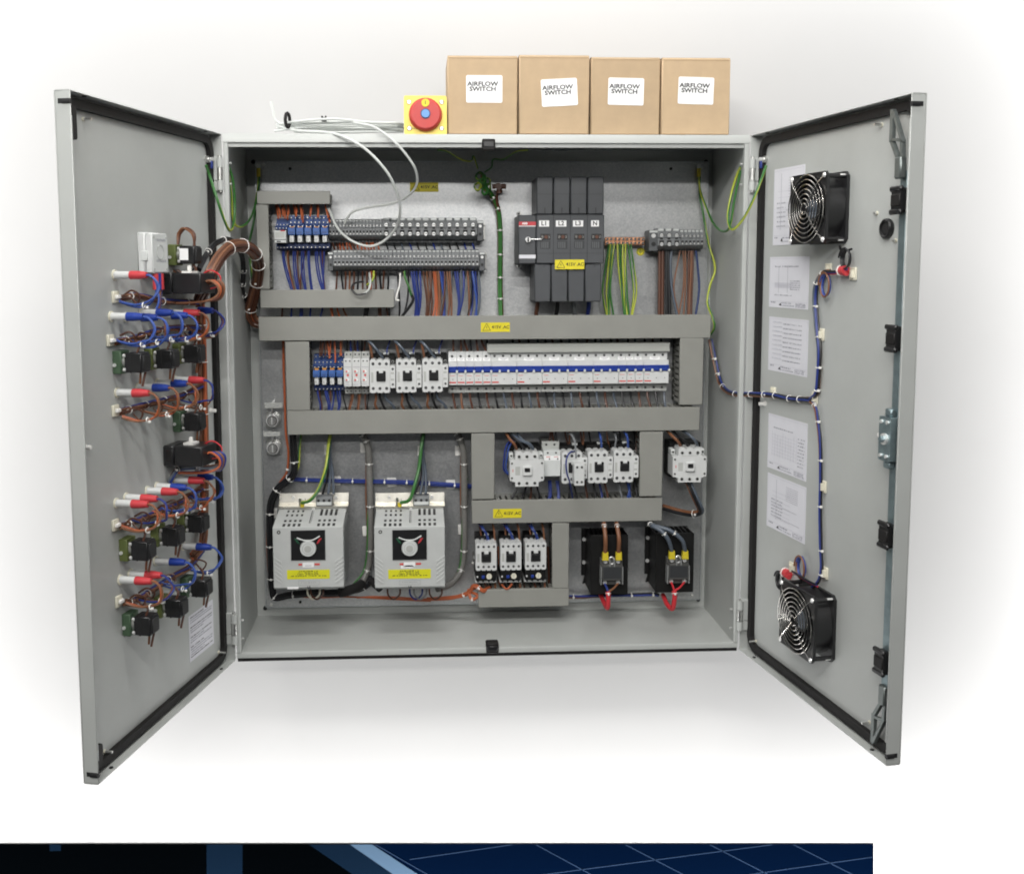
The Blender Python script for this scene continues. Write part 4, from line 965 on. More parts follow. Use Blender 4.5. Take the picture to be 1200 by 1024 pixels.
# ------------------------------------------------------------------ left door: lamps, switches, boxes
def lamp_body(b): b.cyl((0, 0, 0), .0085, -.002, "cream", n=12); b.cyl((0, -.002, 0), .0062, -.027, "white", n=14, r2=.0058)
def lamp_sleeve(b, c):
    b.cyl((0, 0, 0), .0069, -.014, c, n=14, r2=.0066); b.cyl((0, -.014, 0), .0066, -.013, c, n=14, r2=.0050)
def lamp(px, py, sleeve, wires, label, group, k=0, drop=.042):
    p = at(px, py, SKIN, LD); t = thing("indicator_lamp", label, "indicator lamp", p, LD, group)
    part("lamp_holder", t, lamp_body); part("sleeve", t, lamp_sleeve, sleeve, loc=(0, -.0275, 0))
    rn = random.Random(int(px*10+py))
    for i, c in enumerate(wires):
        o = (i-.5*(len(wires)-1))*.0030; e = rn.uniform(-.006, .006); q = drop+e*.8; g = rn.uniform(-.004, .004)
        P = [(o*.3, -.050, o*.3), (o*.4, -.060, -.0005), (o, -.0685+o, -.008), (o+e*.5, -.0725+o+g*.6, -.020), (o+g, -.066+o, -.034), (o+.002+g, -.052, -q-o), (o+.003, -.034, -q-.003-o*.6), (o+.002, -.018, -q), (o*.4, -.007, -q+.004)]
        tubeobj("wire", t, P, .0017, c, 6, 4)
    j = rn.uniform(-.006, .006); tubeobj("wire", t, [(.003, -.012, -.030+j), (.006+j, -.026, -.024), (.010, -.034+j, -.032), (.016, -.028, -.042+j), (.022+j, -.016, -.036)], .0016, "brown", 6, 4)
    one("cable_tie", t, lambda b: (b.tube([(0+.0042*math.cos(R(45*i)), -.050+e*.5, -q-.001+.0042*math.sin(R(45*i))) for i in range(8)], .0011, "tie", 5, closed=True, smooth=False), b.box(-.002, .002, -.056, -.052, -q-.006, -q-.002, "tie", .0006)))
def tmount(b): b.box(-.009, .009, -.004, 0, -.009, .009, "cream", .001); b.box(-.006, .006, -.009, -.004, -.003, .003, "tie", .001)
red, blu = "red", "toggle"
WB, WO, WM = ("wbluelite", "wbluelite"), ("brownlite", "orange"), ("wblue", "brownlite")
LROWS = (
 ("top of the left door", [(134, 322.5, red, WB)]),
 ("second row of the left door", [(130, 371, blu, WB), (147, 372, blu, WB+("brownlite",)), (166, 366.5, blu, WB), (184, 369.5, blu, WB), (199, 366.5, red, WO), (216, 364, blu, WM+("wblue",))]),
 ("middle row of the left door", [(137, 460, red, WO), (161.5, 454, blu, WO), (184, 449, blu, WO+("brownlite",)), (205, 445, red, WM)]),
 ("fourth row of the left door", [(136, 589.5, red, WO), (147.5, 583, red, WM), (172.5, 575, red, WO), (183.5, 570, blu, WB+("brownlite",)), (205, 562, red, WO), (216, 558, blu, WB+("wblue",))]),
 ("bottom row of the left door", [(140.5, 679, red, WO), (152.5, 672, red, WM), (182, 657, blu, WB), (214, 639.5, blu, WB)]))
for row, L in LROWS:
    for i, (px, py, s, w) in enumerate(L):
        lamp(px, py, s, w, ("white lamp with red sleeve below the white cased relay" if len(L) == 1 else "white lamp with %s sleeve, %s of the %s") if len(L) == 1 else "white lamp with %s sleeve, %s of the %s" % ("red" if s == red else "blue", ORD[i].replace(" from left", "").replace("leftmost", "first") if i < len(L)-1 else "last", row), "lamps of the "+row)
# bundles of brown wire along each row and the tall loom they join
def lw(pts): return W_([(a, b_, SKIN-o) for a, b_, o in pts], LD)
bc = ("brown", "brownlite", "brown", "wblue", "brownlite")
for lab, pts, ties in (
  ("brown wire bundle under the top lamp row", [(140, 350, .004), (160, 347, .008), (190, 353, .008), (215, 354, .010), (236, 356, .014)], (.2, .5, .8)),
  ("brown wire bundle under the second lamp row", [(134, 401, .004), (160, 396, .008), (182, 388, .008), (210, 384, .010), (235, 384, .014)], (.15, .35, .55, .8)),
  ("brown wire bundle under the middle lamp row", [(140, 483, .004), (162, 477, .008), (188, 470, .008), (212, 464, .010), (236, 452, .014)], (.15, .35, .55, .8)),
  ("brown wire bundle under the long sloping lamp row", [(140, 617, .004), (162, 610, .008), (190, 598, .008), (212, 588, .010), (236, 572, .014)], (.15, .35, .55, .8)),
  ("brown wire bundle under the bottom lamp row", [(144, 706, .004), (160, 704, .010), (180, 690, .008), (205, 674, .010), (222, 664, .010), (237, 645, .012)], (.12, .35, .55, .8))):
    t = loom("wire_loom", lab, "wire bundle", lw(pts), .0058, bc, ties, "brown wire bundles on the left door")
    q = t.matrix_world.inverted() @ LD @ at(pts[0][0]-6, pts[0][1]-2, SKIN, LD)
    mo = part("tie_mount", t, tmount); mo.matrix_world = LD @ Matrix.Translation(at(pts[0][0]-7, pts[0][1], SKIN, LD)); 
    mo.matrix_parent_inverse = Matrix.Identity(4); mo.location = q; mo.rotation_euler = (0, 0, math.pi/2-AL)
loom("wire_loom", "tall brown wire loom standing beside the left door hinge", "wire bundle", lw([(233, 345, .016), (235, 365, .016), (236.5, 400, .015), (237.5, 450, .014), (239, 500, .014), (240, 530, .014), (240, 560, .013), (239, 600, .012), (237, 636, .011), (226, 652, .010)]), .0088, ("brown", "brownlite", "orange", "brown", "brownlite", "brown", "brownlite", "orange"), (.06, .17, .29, .42, .53, .62, .72, .82, .92))
# switches
def sw_plate(b, c): b.box(-.014, .014, -.0145, 0, -.018, .018, c, .0012); b.cyl((-.014, -.004, -.004), .003, -.002, "chrome", 'x', 8)
def sw_block(b): b.box(-.014, .014, -.049, -.020, -.0155, .0155, "blackplastic", .0015); b.box(-.011, .011, -.052, -.048, -.012, .012, "dark", .001); b.box(-.0145, .0145, -.032, -.030, -.0157, .0157, "dark")
def sw_metal(b):
    b.cyl((0, -.0145, 0), .011, -.0055, "zincbolt", n=14)
    for z in (-.011, .011): b.cyl((-.013, -.0185, z), .0028, -.004, "chrome", n=8)
def swt(px, py, col, label, wires=True):
    p = at(px, py, SKIN, LD); t = thing("selector_switch", label, "selector switch", p, LD, "black switch blocks on the left door")
    part("mounting_plate", t, sw_plate, col); part("contact_block", t, sw_block); part("collar", t, sw_metal)
    if wires:
        rn = random.Random(int(px))
        for k in range(2): tubeobj("wire", t, [(.004*k, -.04-.006*k, -.015), (.003*k, -.039-.005*k, -.024), (.002, -.037-.004*k, -.034-.004*k)], .0019, "brown" if k else "brownlite")
        tubeobj("wire", t, [(-.006, -.038, .015), (-.004, -.041, .026), (.0, -.033, .034)], .0019, "brown")
for px, py, col, lab in ((137, 424, "greenplate", "black switch block on a green plate, left one under the second lamp row"), (173.5, 420, "olive", "black switch block on an olive plate, middle one under the second lamp row"), (206, 414, "olive", "black switch block on an olive plate, right one under the second lamp row"),
    (206.5, 493, "greenplate", "black switch block on a green plate, above the lower black module"),
    (144.5, 642, "olive", "black switch block on an olive plate, left one under the long sloping row"), (180.5, 626, "olive", "black switch block on an olive plate, middle one under the long sloping row"), (211, 611, "olive", "black switch block on an olive plate, right one under the long sloping row"),
    (148, 729, "greenplate", "lowest black switch block of the left door, on a green plate"), (184.5, 709, "olive", "black switch block on an olive plate, middle one under the bottom row"), (215, 686, "greenplate", "black switch block beside the gasket, right one under the bottom row")):
    swt(px, py, col, lab)
swt(201, 299, "olive", "black switch block with white sticker, beside the white cased relay", False)
t = bpy.data.objects[[o.name for o in C.objects if o.get('label', '').startswith("black switch block with white sticker")][0]]
one("white_sticker", t, lambda b: b.box(-.0148, -.0139, -.038, -.022, -.009, .011, "paperwhite"))
for k in range(2): tubeobj("wire", t, [(-.004+.004*k, -.044, .014), (-.004, -.046+.004*k, .035), (.0, -.030+.006*k, .046), (.003, -.016+.004*k, .036), (.002, -.012, .018)], .0021, "brownlite" if k else "brown")
for k in range(3): tubeobj("wire", t, [(-.004+.004*k, -.040, -.014), (-.003, -.046+.006*k, -.026), (.004, -.026+.006*k, -.034), (.002, -.008+.003*k, -.026)], .0022, ("brown", "wblack", "brownlite")[k])
# white cased relay
p = at(161, 297, SKIN, LD); t = thing("cased_relay", "white cased relay with clear printed front, upper left door", "relay", p, LD)
def wc(b): b.box(0, .054, -.013, 0, -.033, .034, "white", .002); b.box(.0012, .053, -.026, -.013, -.032, .033, "white", .002); b.box(-.0012, .003, -.018, -.006, -.012, .004, "whitedim", .001); b.box(.002, .052, -.0262, -.0255, -.030, .031, "whitedim")
one("relay_case", t, wc)
def wf(b):
    b.tube([(.026+.012*math.cos(R(20*i)), -.0268, .002+.012*math.sin(R(20*i))) for i in range(18)], .0005, "greywhite", 4, closed=True, smooth=False)
    for x, z in ((.006, .026), (.048, .026), (.006, -.026), (.048, -.026)): b.cyl((x, -.0262, z), .0022, -.0006, "greywhite", n=8)
    rn = random.Random(4)
    for i in range(4): words(b, .012, .046, .022-.002*i-.030*(i > 1), .0013, -.0266, "inkgrey", rn)
one("printed_front", t, wf)
for i, c in enumerate(("red", "toggle", "red")): one("sleeve", t, lambda b: b.cyl((.016+.009*i, -.022, -.033), .0048, -.026, c, 'z', 10))
for i in range(4): tubeobj("wire", t, [(.016+.007*i, -.022, -.058), (.014+.007*i, -.028+.003*i, -.074), (.012+.004*i, -.022, -.092), (.004, -.012, -.094)], .002, ("wbluelite", "brownlite", "brownlite", "wblue")[i])
# black modules
def mod(px, py, label, cols):
    p = at(px, py, SKIN, LD); t = thing("black_module", label, "control module", p, LD, "black modules on the left door")
    one("module_case", t, lambda b: (b.box(-.028, .030, -.072, -.02, -.0175, .0175, "blackplastic", .002), b.box(-.0285, .0305, -.0198, 0, -.018, .018, "blackplastic", .002), b.box(-.0292, -.0282, -.016, -.006, -.010, .010, "rubber", .001)))
    one("tie_mount", t, lambda b: (b.prism([(-.012, -.030), (.012, -.030), (.012, -.048), (-.012, -.048)], .017, .021, "tie", 'z'), b.box(-.003, .003, -.042, -.036, .021, .030, "tie", .001)))
    for i, c in enumerate(cols):
        o = .004*i-.006; tubeobj("wire", t, [(o, -.071, .003-.002*i), (o, -.080-.003*i, .004), (o, -.093-.002*i, -.006), (o, -.092, -.020-.002*i), (o, -.072, -.030), (o*.6, -.040, -.033), (o*.5, -.015, -.034)], .0021, c)
    tubeobj("wire", t, [(.010, -.058, .016), (.010, -.074, .022), (.010, -.090, .012), (.010, -.088, -.004), (.010, -.070, -.010)], .0012, "wred")
mod(198, 332, "black module with loose brown wires, below the white cased relay", ("brownlite", "orange", "brown", "brownlite"))
mod(200, 531, "black module with a blue wire loop, halfway down the left door", ("orange", "wblue", "brownlite", "wblue"))
# tail of the upper bundles
loom("wire_loom", "blue and brown bundle leaving the lower black module", "wire bundle", lw([(258, 545, .035), (240, 548, .030), (222, 548, .018), (208, 550, .012), (201, 560, .006), (198, 566, .004)]), .0045, ("wblue", "wslate", "brown"), (.3, .6))
# warning notice
x0, x1, _, _ = rect(221, 700, 250, 774, SKIN, LD); zt = at(235, 712, SKIN, LD).z; zb = at(236, 765, SKIN, LD).z
t = thing("printed_notice", "white printed notice stuck low on the left door", "notice", (x0, SKIN, zb), LD)
one("sheet", t, B(0, x1-x0, -.0006, -.0001, 0, zt-zb, "paper")); rn = random.Random(12)
def nt(b):
    h = zt-zb; w = x1-x0
    for i in range(17):
        z = h*(.93-.053*i)
        if i in (3, 7, 11): continue
        x = w*.06
        words(b, x, w*(.94 if i % 3 else .6), z, h*.022, -.0009, "inkgrey" if i % 4 else "ink", rn)
one("printed_lines", t, nt)

# ------------------------------------------------------------------ right door: fans, drawings, wiring
def fan(px_r, py_c, label):
    sz = .118; pr = at(px_r, py_c, SKIN, RD); t = thing("cooling_fan", label, "cooling fan", (pr.x-sz/2, SKIN, pr.z), RD, "black cooling fans"); h = sz/2; dp = .042
    def ringplate(b, y0, y1):
        n = 48; k = len(b.v)
        def sq(a):
            c, s = math.cos(a), math.sin(a); m_ = max(abs(c), abs(s)); return (c/m_*h, s/m_*h) if m_ < .985 or True else 0
        for y in (y0, y1):
            for i in range(n):
                a = 2*math.pi*i/n+math.pi/n; x, z = sq(a); b.v.append((x, y, z))
            for i in range(n):
                a = 2*math.pi*i/n+math.pi/n; b.v.append((.0565*math.cos(a), y, .0565*math.sin(a)))
        for i in range(n):
            j = (i+1) % n
            b.face([k+i, k+j, k+n+j, k+n+i], "blackplastic"); b.face([k+2*n+i, k+3*n+i, k+3*n+j, k+2*n+j], "blackplastic")
            b.face([k+i, k+2*n+i, k+2*n+j, k+j], "blackplastic"); b.face([k+n+i, k+n+j, k+3*n+j, k+3*n+i], "blackplastic")
    one("front_flange", t, lambda b: ringplate(b, -dp, -dp+.005)); one("rear_flange", t, lambda b: ringplate(b, -.006, -.0005))
    def barrel(b):
        n = 40; k = len(b.v)
        for y in (-dp+.005, -.006):
            for r in (.0578, .0565):
                for i in range(n): a = 2*math.pi*i/n; b.v.append((r*math.cos(a), y, r*math.sin(a)))
        for i in range(n):
            j = (i+1) % n; b.face([k+i, k+j, k+2*n+j, k+2*n+i], "blackplastic"); b.face([k+n+i, k+3*n+i, k+3*n+j, k+n+j], "blackplastic")
        for sx in (-1, 1):
            for sz_ in (-1, 1): b.cyl((sx*.0515, -dp+.004, sz_*.0515), .004, dp-.01, "blackplastic", n=10)
    one("barrel", t, barrel)
    im = one("impeller_hub", t, lambda b: (b.cyl((0, -.006, 0), .0225, -.026, "blackplastic", n=28, r2=.021), b.cyl((0, -.032, 0), .016, -.0006, "wslate", n=28)))
    def blade(b):
        k = len(b.v); N = 6
        for i in range(N+1):
            r = .022+.032*i/N; sw = .25*i/N
            for a, y in ((-.42+sw, -.010), (.0+sw, -.019), (.42+sw, -.030)): b.v.append((r*math.cos(a), y, r*math.sin(a)))
            for a, y in ((-.42+sw, -.0085), (.0+sw, -.0175), (.42+sw, -.0285)): b.v.append((r*math.cos(a), y, r*math.sin(a)))
        for i in range(N):
            for c in range(2):
                p = k+i*6+c; b.face([p, p+1, p+7, p+6], "blackplastic"); b.face([p+3, p+9, p+10, p+4], "blackplastic")
            b.face([k+i*6, k+i*6+6, k+i*6+9, k+i*6+3], "blackplastic"); b.face([k+i*6+2, k+i*6+5, k+i*6+11, k+i*6+8], "blackplastic")
    for i in range(7): part("blade", im, blade, roty=2*math.pi*i/7)
    def gring(b, r, y): b.tube([(r*math.cos(R(10*i)), y, r*math.sin(R(10*i))) for i in range(36)], .00095, "steelwire", 6, closed=True, smooth=False)
    g = one("guard_spokes", t, lambda b: [b.tube([(sx*.004, -dp-.006, sz_*.004), (sx*.036, -dp-.0062, sz_*.036), (sx*.0455, -dp-.004, sz_*.0455), (sx*.0525, -dp-.0012, sz_*.0525)], .0011, "steelwire", 6) for sx in (-1, 1) for sz_ in (-1, 1)] and None)
    for i in range(7): part("guard_ring", g, gring, round(.009+.0079*i, 5), round(-dp-.0072+.0005*i, 5))
    def fs(b): b.cyl((0, 0, 0), .0045, -.0018, "chrome", n=12, r2=.0036); b.cyl((0, -.0018, 0), .0036, -.0014, "chrome", n=12, r2=.0015)
    def fb(b): b.cyl((0, 0, 0), .0028, -.010, "chrome", n=8)
    for sx in (-1, 1):
        for sz_ in (-1, 1): part("fan_screw", t, fs, loc=(sx*.0525, -dp-.001, sz_*.0525)); part("fan_bolt", t, fb, loc=(sx*.0525, -.006, sz_*.0525))
    return t
fan(995.5, 243, "upper black cooling fan with wire guard, on the right door")
fan(980, 738, "lower black cooling fan with wire guard, on the right door")
rn = random.Random(21)
def drawing(px, label, kind):
    x0, x1, z0, z1 = rect(*px, SKIN, RD); w, h = x1-x0, z1-z0
    t = thing("wiring_diagram", label, "paper drawing", (x0, SKIN, z0), RD, "paper wiring diagrams")
    one("sheet", t, B(0, w, -.0006, -.0001, 0, h, "paper"))
    def ln(b, u0, v0, u1, v1, mt="inkgrey", s=.0005): b.box(min(u0, u1)*w-s/2, max(u0, u1)*w+s/2, -.0009, -.0005, min(v0, v1)*h-s/2, max(v0, v1)*h+s/2, mt)
    def pr(b):
        for q in ((.02, .97, .98, .97), (.02, .125, .98, .125), (.02, .02, .02, .97), (.98, .02, .98, .97)): ln(b, *q, "inkfaint", .0004)
        words(b, w*.06, w*.18, h*.09, .0028, -.0009, "inkgrey", rn); words(b, w*.33, w*.6, h*.085, .0026, -.0009, "inkgrey", rn); words(b, w*.30, w*.66, h*.04, .0022, -.0009, "inkgrey", rn)
        for i in range(3): words(b, w*.7, w*.95, h*(.03+.028*i), .0022, -.0009, "inkgrey", rn)
        b.prism([(w*.27, h*.05), (w*.31, h*.095), (w*.34, h*.05)], -.0009, -.0005, "ink")
        if kind == 0:
            words(b, w*.15, w*.75, h*.80, .0026, -.0009, "inkgrey", rn); ln(b, .25, .3, .25, .8); ln(b, .48, .3, .48, .8)
            for i in range(5): ln(b, .15, .40+.022*i, .58, .40+.022*i, "inkfaint", .0009)
            for i in range(5): words(b, w*.55, w*.8, h*(.36+.04*i), .0022, -.0009, "inkgrey", rn)
            words(b, w*.15, w*.6, h*.24, .0024, -.0009, "inkgrey", rn)
        elif kind == 1:
            for i in range(9):
                v = .90-.083*i; ln(b, .1, v, .62, v, "inkfaint", .0004); words(b, w*.38, w*.85, h*(v-.025), .0022, -.0009, "inkgrey", rn); words(b, w*.1, w*.35, h*(v+.008), .0018, -.0009, "inkfaint", rn)
        elif kind == 2:
            words(b, w*.15, w*.65, h*.76, .0026, -.0009, "inkgrey", rn)
            for i in range(10): ln(b, .12+.07*i, .25, .12+.07*i, .70-.03*(i % 4), "inkfaint")
            for i in range(7): ln(b, .12, .28+.06*i, .75, .28+.06*i, "inkfaint", .0004)
            for i in range(9): words(b, w*.78, w*.95, h*(.2+.06*i), .0026, -.0009, "inkgrey", rn)
        else:
            for i in range(8): ln(b, .5, .62+.035*i, .8, .62+.035*i); 
            for i in range(7): ln(b, .14, .22+.08*i, .6, .22+.08*i, "inkfaint")
            for i in range(6): words(b, w*.12, w*.42, h*(.24+.06*i), .0026, -.0009, "inkgrey", rn)
            ln(b, .25, .2, .25, .93); ln(b, .42, .45, .78, .45); ln(b, .3, .24, .85, .24)
    one("printed_lines", t, pr)
drawing((907, 196, 942.5, 287), "paper drawing partly hidden behind the upper fan", 3)
drawing((902, 301, 948, 361.5), "paper drawing below the upper fan with few tall lines", 0)
drawing((901, 373, 947, 438), "second paper drawing below the upper fan, full of level lines", 1)
drawing((900, 490, 946, 556), "dense paper drawing just under the cable crossing the right door", 2)
drawing((899, 562, 944.5, 627), "lowest paper drawing of the right door", 3)
def rw(pts): return W_([(a, b_, SKIN-o) for a, b_, o in pts], RD)
dc = ("wblue", "wblack", "brownlite", "wslate", "brown", "wblack")
P_in = W_([(832, 398, .165), (838, 425, .15), (845, 450, .12), (858, 461, .06)])
loom("wire_loom", "blue and brown loom crossing from the cabinet onto the right door", "wire bundle", P_in+rw([(884, 462, .020), (905, 463, .008), (925, 467, .006), (950, 468.5, .006)]), .0052, dc, (.12, .22, .33, .46, .55, .66, .76, .86, .95))
loom("wire_loom", "blue and brown loom rising to the upper fan", "wire bundle", rw([(950, 468.5, .006), (957, 460, .006), (959, 440, .006), (960, 410, .006), (957, 380, .006), (955, 350, .006), (957, 332, .007), (964, 321, .008), (972, 318, .008)]), .0046, dc[:4], (.16, .3, .45, .6, .75, .88))
loom("wire_loom", "blue and brown loom running down to the lower fan", "wire bundle", rw([(948, 468.5, .006), (955, 476, .006), (958, 490, .006), (961, 520, .006), (961.5, 560, .006), (961, 600, .006), (962, 640, .006), (963, 665, .007), (960, 680, .010), (952, 689, .014)]), .0036, ("wblue", "brownlite", "wblack"), (.1, .25, .4, .55, .7, .84))
for px, py, lab in ((972, 316, "cream tie base beside the upper red connector"), (907, 460, "cream tie base at the left of the crossing loom"), (963.5, 392, "cream tie base beside the loom to the upper fan"), (956, 466, "cream tie base where the crossing loom divides"), (966, 570, "upper cream tie base beside the loom to the lower fan"), (968, 671, "lower cream tie base beside the loom to the lower fan"), (929, 665, "cream tie base behind the lower red connector"), (1001, 321, "cream tie base behind the upper red connector")):
    p = at(px, py, SKIN, RD); t = thing("tie_base", lab, "cable tie base", p, RD, "cream tie bases on the right door")
    one("base_plate", t, lambda b: (b.box(-.009, .009, -.0035, 0, -.0105, .0105, "cream", .001), b.prism([(-.007, -.0035), (.006, -.0035), (.006, -.009), (.002, -.009)], -.006, .006, "cream", 'z')))
def ringwire(c, r, rz, y, mt, wr, name, par, o, F, n=16):
    a0 = rw_.uniform(60, 120) if name else 0
    tubeobj(name, par, [o.inverted() @ F @ (c+Vector((r*(1+.10*i/n)*math.cos(R(a0+360*i/n)), -y-.0035*i/n, rz*(1+.06*i/n)*math.sin(R(a0+360*i/n))))) for i in range(n+4)], wr, mt, 6, 2)
def connector(px, py, label, blk, rg, path):
    p = at(px, py, SKIN, RD); t = thing("red_connector", label, "connector", p, RD, "red connectors at the fans"); M0 = t.matrix_world.copy()
    one("connector_body", t, lambda b: (b.cyl((-.008, -.010, 0), .008, .018, "red", 'x', 12), b.box(-.016, -.006, -.014, -.004, -.005, .004, "red", .002), b.cyl((.004, -.010, -.004), .005, .008, "red", 'x', 10)))
    one("cable_tie", t, lambda b: b.tube([(-.004, -.010+.0088*math.cos(R(45*i)), .0088*math.sin(R(45*i))) for i in range(8)], .0013, "tie", 5, closed=True, smooth=False))
    c = at(*blk, SKIN, RD)
    for k in range(3): ringwire(c, .0105+.0014*k, .0135+.0012*k, .008+.002*k, "wblack", .0016, "wire", t, M0, RD)
    c2 = at(*rg, SKIN, RD)
    for k, cc in enumerate(("wblue", "wbluelite", "brownlite")): ringwire(c2, .0125+.0009*k, .0175+.001*k, .006+.002*k, cc, .0017, "wire", t, M0, RD)
    for k, cc in enumerate(("wred", "wblue", "wblack")): tubeobj("wire", t, [M0.inverted() @ q+Vector((0, -.0018*k, .002*k)) for q in path], .0017, cc)
connector(994, 317, "upper red connector between the fan lead and the loom", (999, 303), (973.5, 334), rw([(994, 317, .010), (985, 320, .010), (975, 321, .010), (968, 320, .008)]))
connector(927, 671, "lower red connector above the lower fan", (921, 679), (944.5, 664), rw([(930, 671, .010), (938, 676, .014), (948, 682, .016), (958, 687, .016)]))
tubeobj("fan_lead", None, rw([(984, 288, .018), (986, 294, .012), (992, 294, .009), (998, 292, .009)]), .002, "wblack"); o = C.objects[-1]; tag(o, "short black lead hanging from the upper fan", "fan lead")

# ------------------------------------------------------------------ wires inside the cabinet
def wire(label, group, col, r, pts, F=CAB, cat="wire"):
    P = W_(pts, F); o = P[0].copy(); w = tubeobj("wire", None, [p-o for p in P], r*.92, col); w.location = o
    return tag(w, label, cat, group)
def hang(label, group, r, y0, y1, items, ya, yb, bow=0, mid=.5):
    """items: (px at top, px at bottom, colour); ya and yb depths at the top and bottom end"""
    for it in items:
        a, c, col = it[0], it[1], it[2]; e0, e1 = (it[3], it[4]) if len(it) > 4 else (y0, y1); j = rw_.uniform(-.5, .5); bw = bow+rw_.uniform(-1, 1)*abs(bow)*.6+j
        q = rw_.uniform(-.006, .006)
        nm = {"wbluelite": "blue", "wblue": "blue", "brownlite": "brown", "wslate": "grey", "wblack": "black", "wgrey": "grey"}.get(col if isinstance(col, str) else "", col if isinstance(col, str) else "green and yellow")
        wire(nm+" "+label, nm+" "+group if group else None, col, r, [(a, e0, ya), (a+(c-a)*.15+bw*.6, e0+(e1-e0)*.3, ya+(yb-ya)*.35+q), (a+(c-a)*.6+bw, e0+(e1-e0)*.66, ya+(yb-ya)*.7+q), (c, e1, yb)])
bl, br, bo, bk, sl, gr, og = "wblue", "brown", "brownlite", "wblack", "wslate", "wgrey", "orange"
hang("wire between the top trunking and the upper blue relays", "wires above the upper relays", .0021, 238, 256, [(x, x+dx, og, 238, e) for x, dx, e in ((323, 3, 256), (325, 4, 255), (330, 2, 254), (332, 2, 256), (337, 0, 255), (338, -1, 257), (344, 3, 254), (347, 0, 254), (352, 2, 258), (353.5, 1.5, 261), (365, -1.5, 254), (371, 1, 254), (373, 0, 255), (381, 4, 256), (383, 3.5, 261))], .185, .165, .6)
hang("wire from the upper relays down to the second trunking", "wires below the upper relays", .0019, 290, 342, [(331, 342, bl), (332.5, 344, bl), (337, 345, bo), (338, 346, br), (344, 349, bl), (346, 350.5, bl), (349, 353, br), (354, 358, bl), (356, 359, bl), (357.5, 352, br), (361, 365, bl), (362.5, 366.5, bl), (370, 378, bl), (372, 379.5, bl), (375.5, 380.5, bl), (378, 381, br), (380, 379, bl)], .185, .185, -1.2)
hang("wire in the narrow gap between the two terminal rows", "wires between the terminal rows", .0021, 283, 294, [(390+4.0*i+rw_.uniform(-1, 1), 391+4.0*i+rw_.uniform(0, 2), og if i not in (0, 1, 6) else br) for i in range(14)]+[(452+9.2*i, 455+9.2*i, (bk, bk, sl, bl, bk, bk, bl, sl, bk, bk, bl, bl)[i]) for i in range(12)], .20, .20)
cs = [br, bk, br, bo, br, bk, br, br, og, br, bk, br, bk, br]
hang("wire from the second terminal row behind the second trunking", "wires below the left of the second terminal row", .0023, 318, 345, [(395+5*i, 396+5*i+rw_.uniform(-3, 3), cs[i]) for i in range(13)], .19, .20)
hang("wire from the second terminal row down to the main trunking", "wires below the second terminal row", .0023, 318, 373,
     [(466, 468, bk), (478, 472, bk), (482, 486, bl), (485, 488.5, bl), (488, 490, bl), (492, 490, bl), (500, 502, bo), (503, 505, br), (505, 500, br), (510, 511, og), (512, 513, bo), (514, 514, bo), (516, 519, "wbluelite"), (519, 521, bl), (521, 517, br), (524, 525, bo), (527, 529, bo), (529, 524, sl), (533, 536, bl), (536, 537, bl), (540, 538, sl), (543, 536, bl), (548, 549, bo), (551, 547, bk), (553, 551, bl), (554, 558, "wbluelite"), (557, 556, bl), (561, 559, sl), (496, 499, br), (508, 507, og)], .19, .185, 2)
hang("wire between the second trunking and the main trunking", "wires above the left of the main trunking", .0023, 359, 374, [(331, 330, br), (342, 341, bl), (352, 351, bl), (354, 353, bl), (364, 363.5, bl), (378, 375, bl), (387, 390, og), (389, 391, og), (395, 399, og), (402, 408, bo), (428, 426, bk), (430, 427, bk), (432, 429.5, bk), (444, 445, br), (446, 446, br), (453, 455, br), (456, 456, bk)], .185, .185)
hang("thick cable below the main isolator", "thick cables under the isolator", .0050, 351, 372, [(630, 628, br), (653, 651, bk), (672, 674, gr), (690, 688, bl)], .175, .19)
hang("earth wire below the copper bar", "earth wires of the copper bar", .0023, 286, 370, [(714, 711, GY), (717, 714, GY), (720, 719, GY), (715, 713, GY)], .19, .185, -4.5)
hang("earth wire below the copper bar", "earth wires of the copper bar", .0023, 286, 370, [(723.5, 732, GY), (726.5, 735, GY), (729.5, 733, GY), (733, 737, GY)], .19, .185, -.8)
hang("earth wire below the copper bar", "earth wires of the copper bar", .0021, 286, 370, [(736, 740, GY), (739, 741, GY)], .19, .185, 5)
for i, (a, c, k, r) in enumerate(((773, 772.5, br, .0038), (776.5, 776, br, .0038), (781, 781.5, bk, .0038), (783.5, 785, bk, .0038), (787, 794, sl, .0034), (797, 796, bo, .0018), (800, 795, bo, .0018), (803, 801, bo, .0018), (807, 806, br, .0026), (810, 807, bo, .0026), (812, 810, br, .0022), (815.5, 815, "bluedark", .0026))):
    bw = (0, 0, 0, 0, -3, -7, 3, 1, 0, 0, 0, 4)[i]
    nm = {"brown": "brown", "brownlite": "brown", "wblack": "black", "wslate": "grey", "bluedark": "navy blue"}[k]
    wire("%s %s below the right-hand terminals" % (nm, "cable" if r > .003 else "wire"), "%s %s below the right-hand terminals" % (nm, "cables" if r > .003 else "wires"), k, r, [(a, 294, .19), (a+bw*.5, 312, .19), (a+bw+(c-a)*.5, 340, .19), (c, 371, .19)])
p = W_([(772, 321, .185)])[0]
hang("wire above the blue relays of the breaker row", "wires above the breaker row relays", .0020, 397, 417, [(376, 375, br), (379, 377, br), (384, 386, og), (387.5, 386, og, 397, 420), (392, 393, "orange", 397, 425), (399, 400, og), (401, 398, bo), (382, 381, br)], .17, .16)
hang("wire above the white timer modules", "wires above the timer modules", .0020, 397, 415, [(407, 407, bk), (411, 412, bl), (415, 416, br), (419, 420, bl), (424, 424, bk), (428, 427, br)], .18, .175)
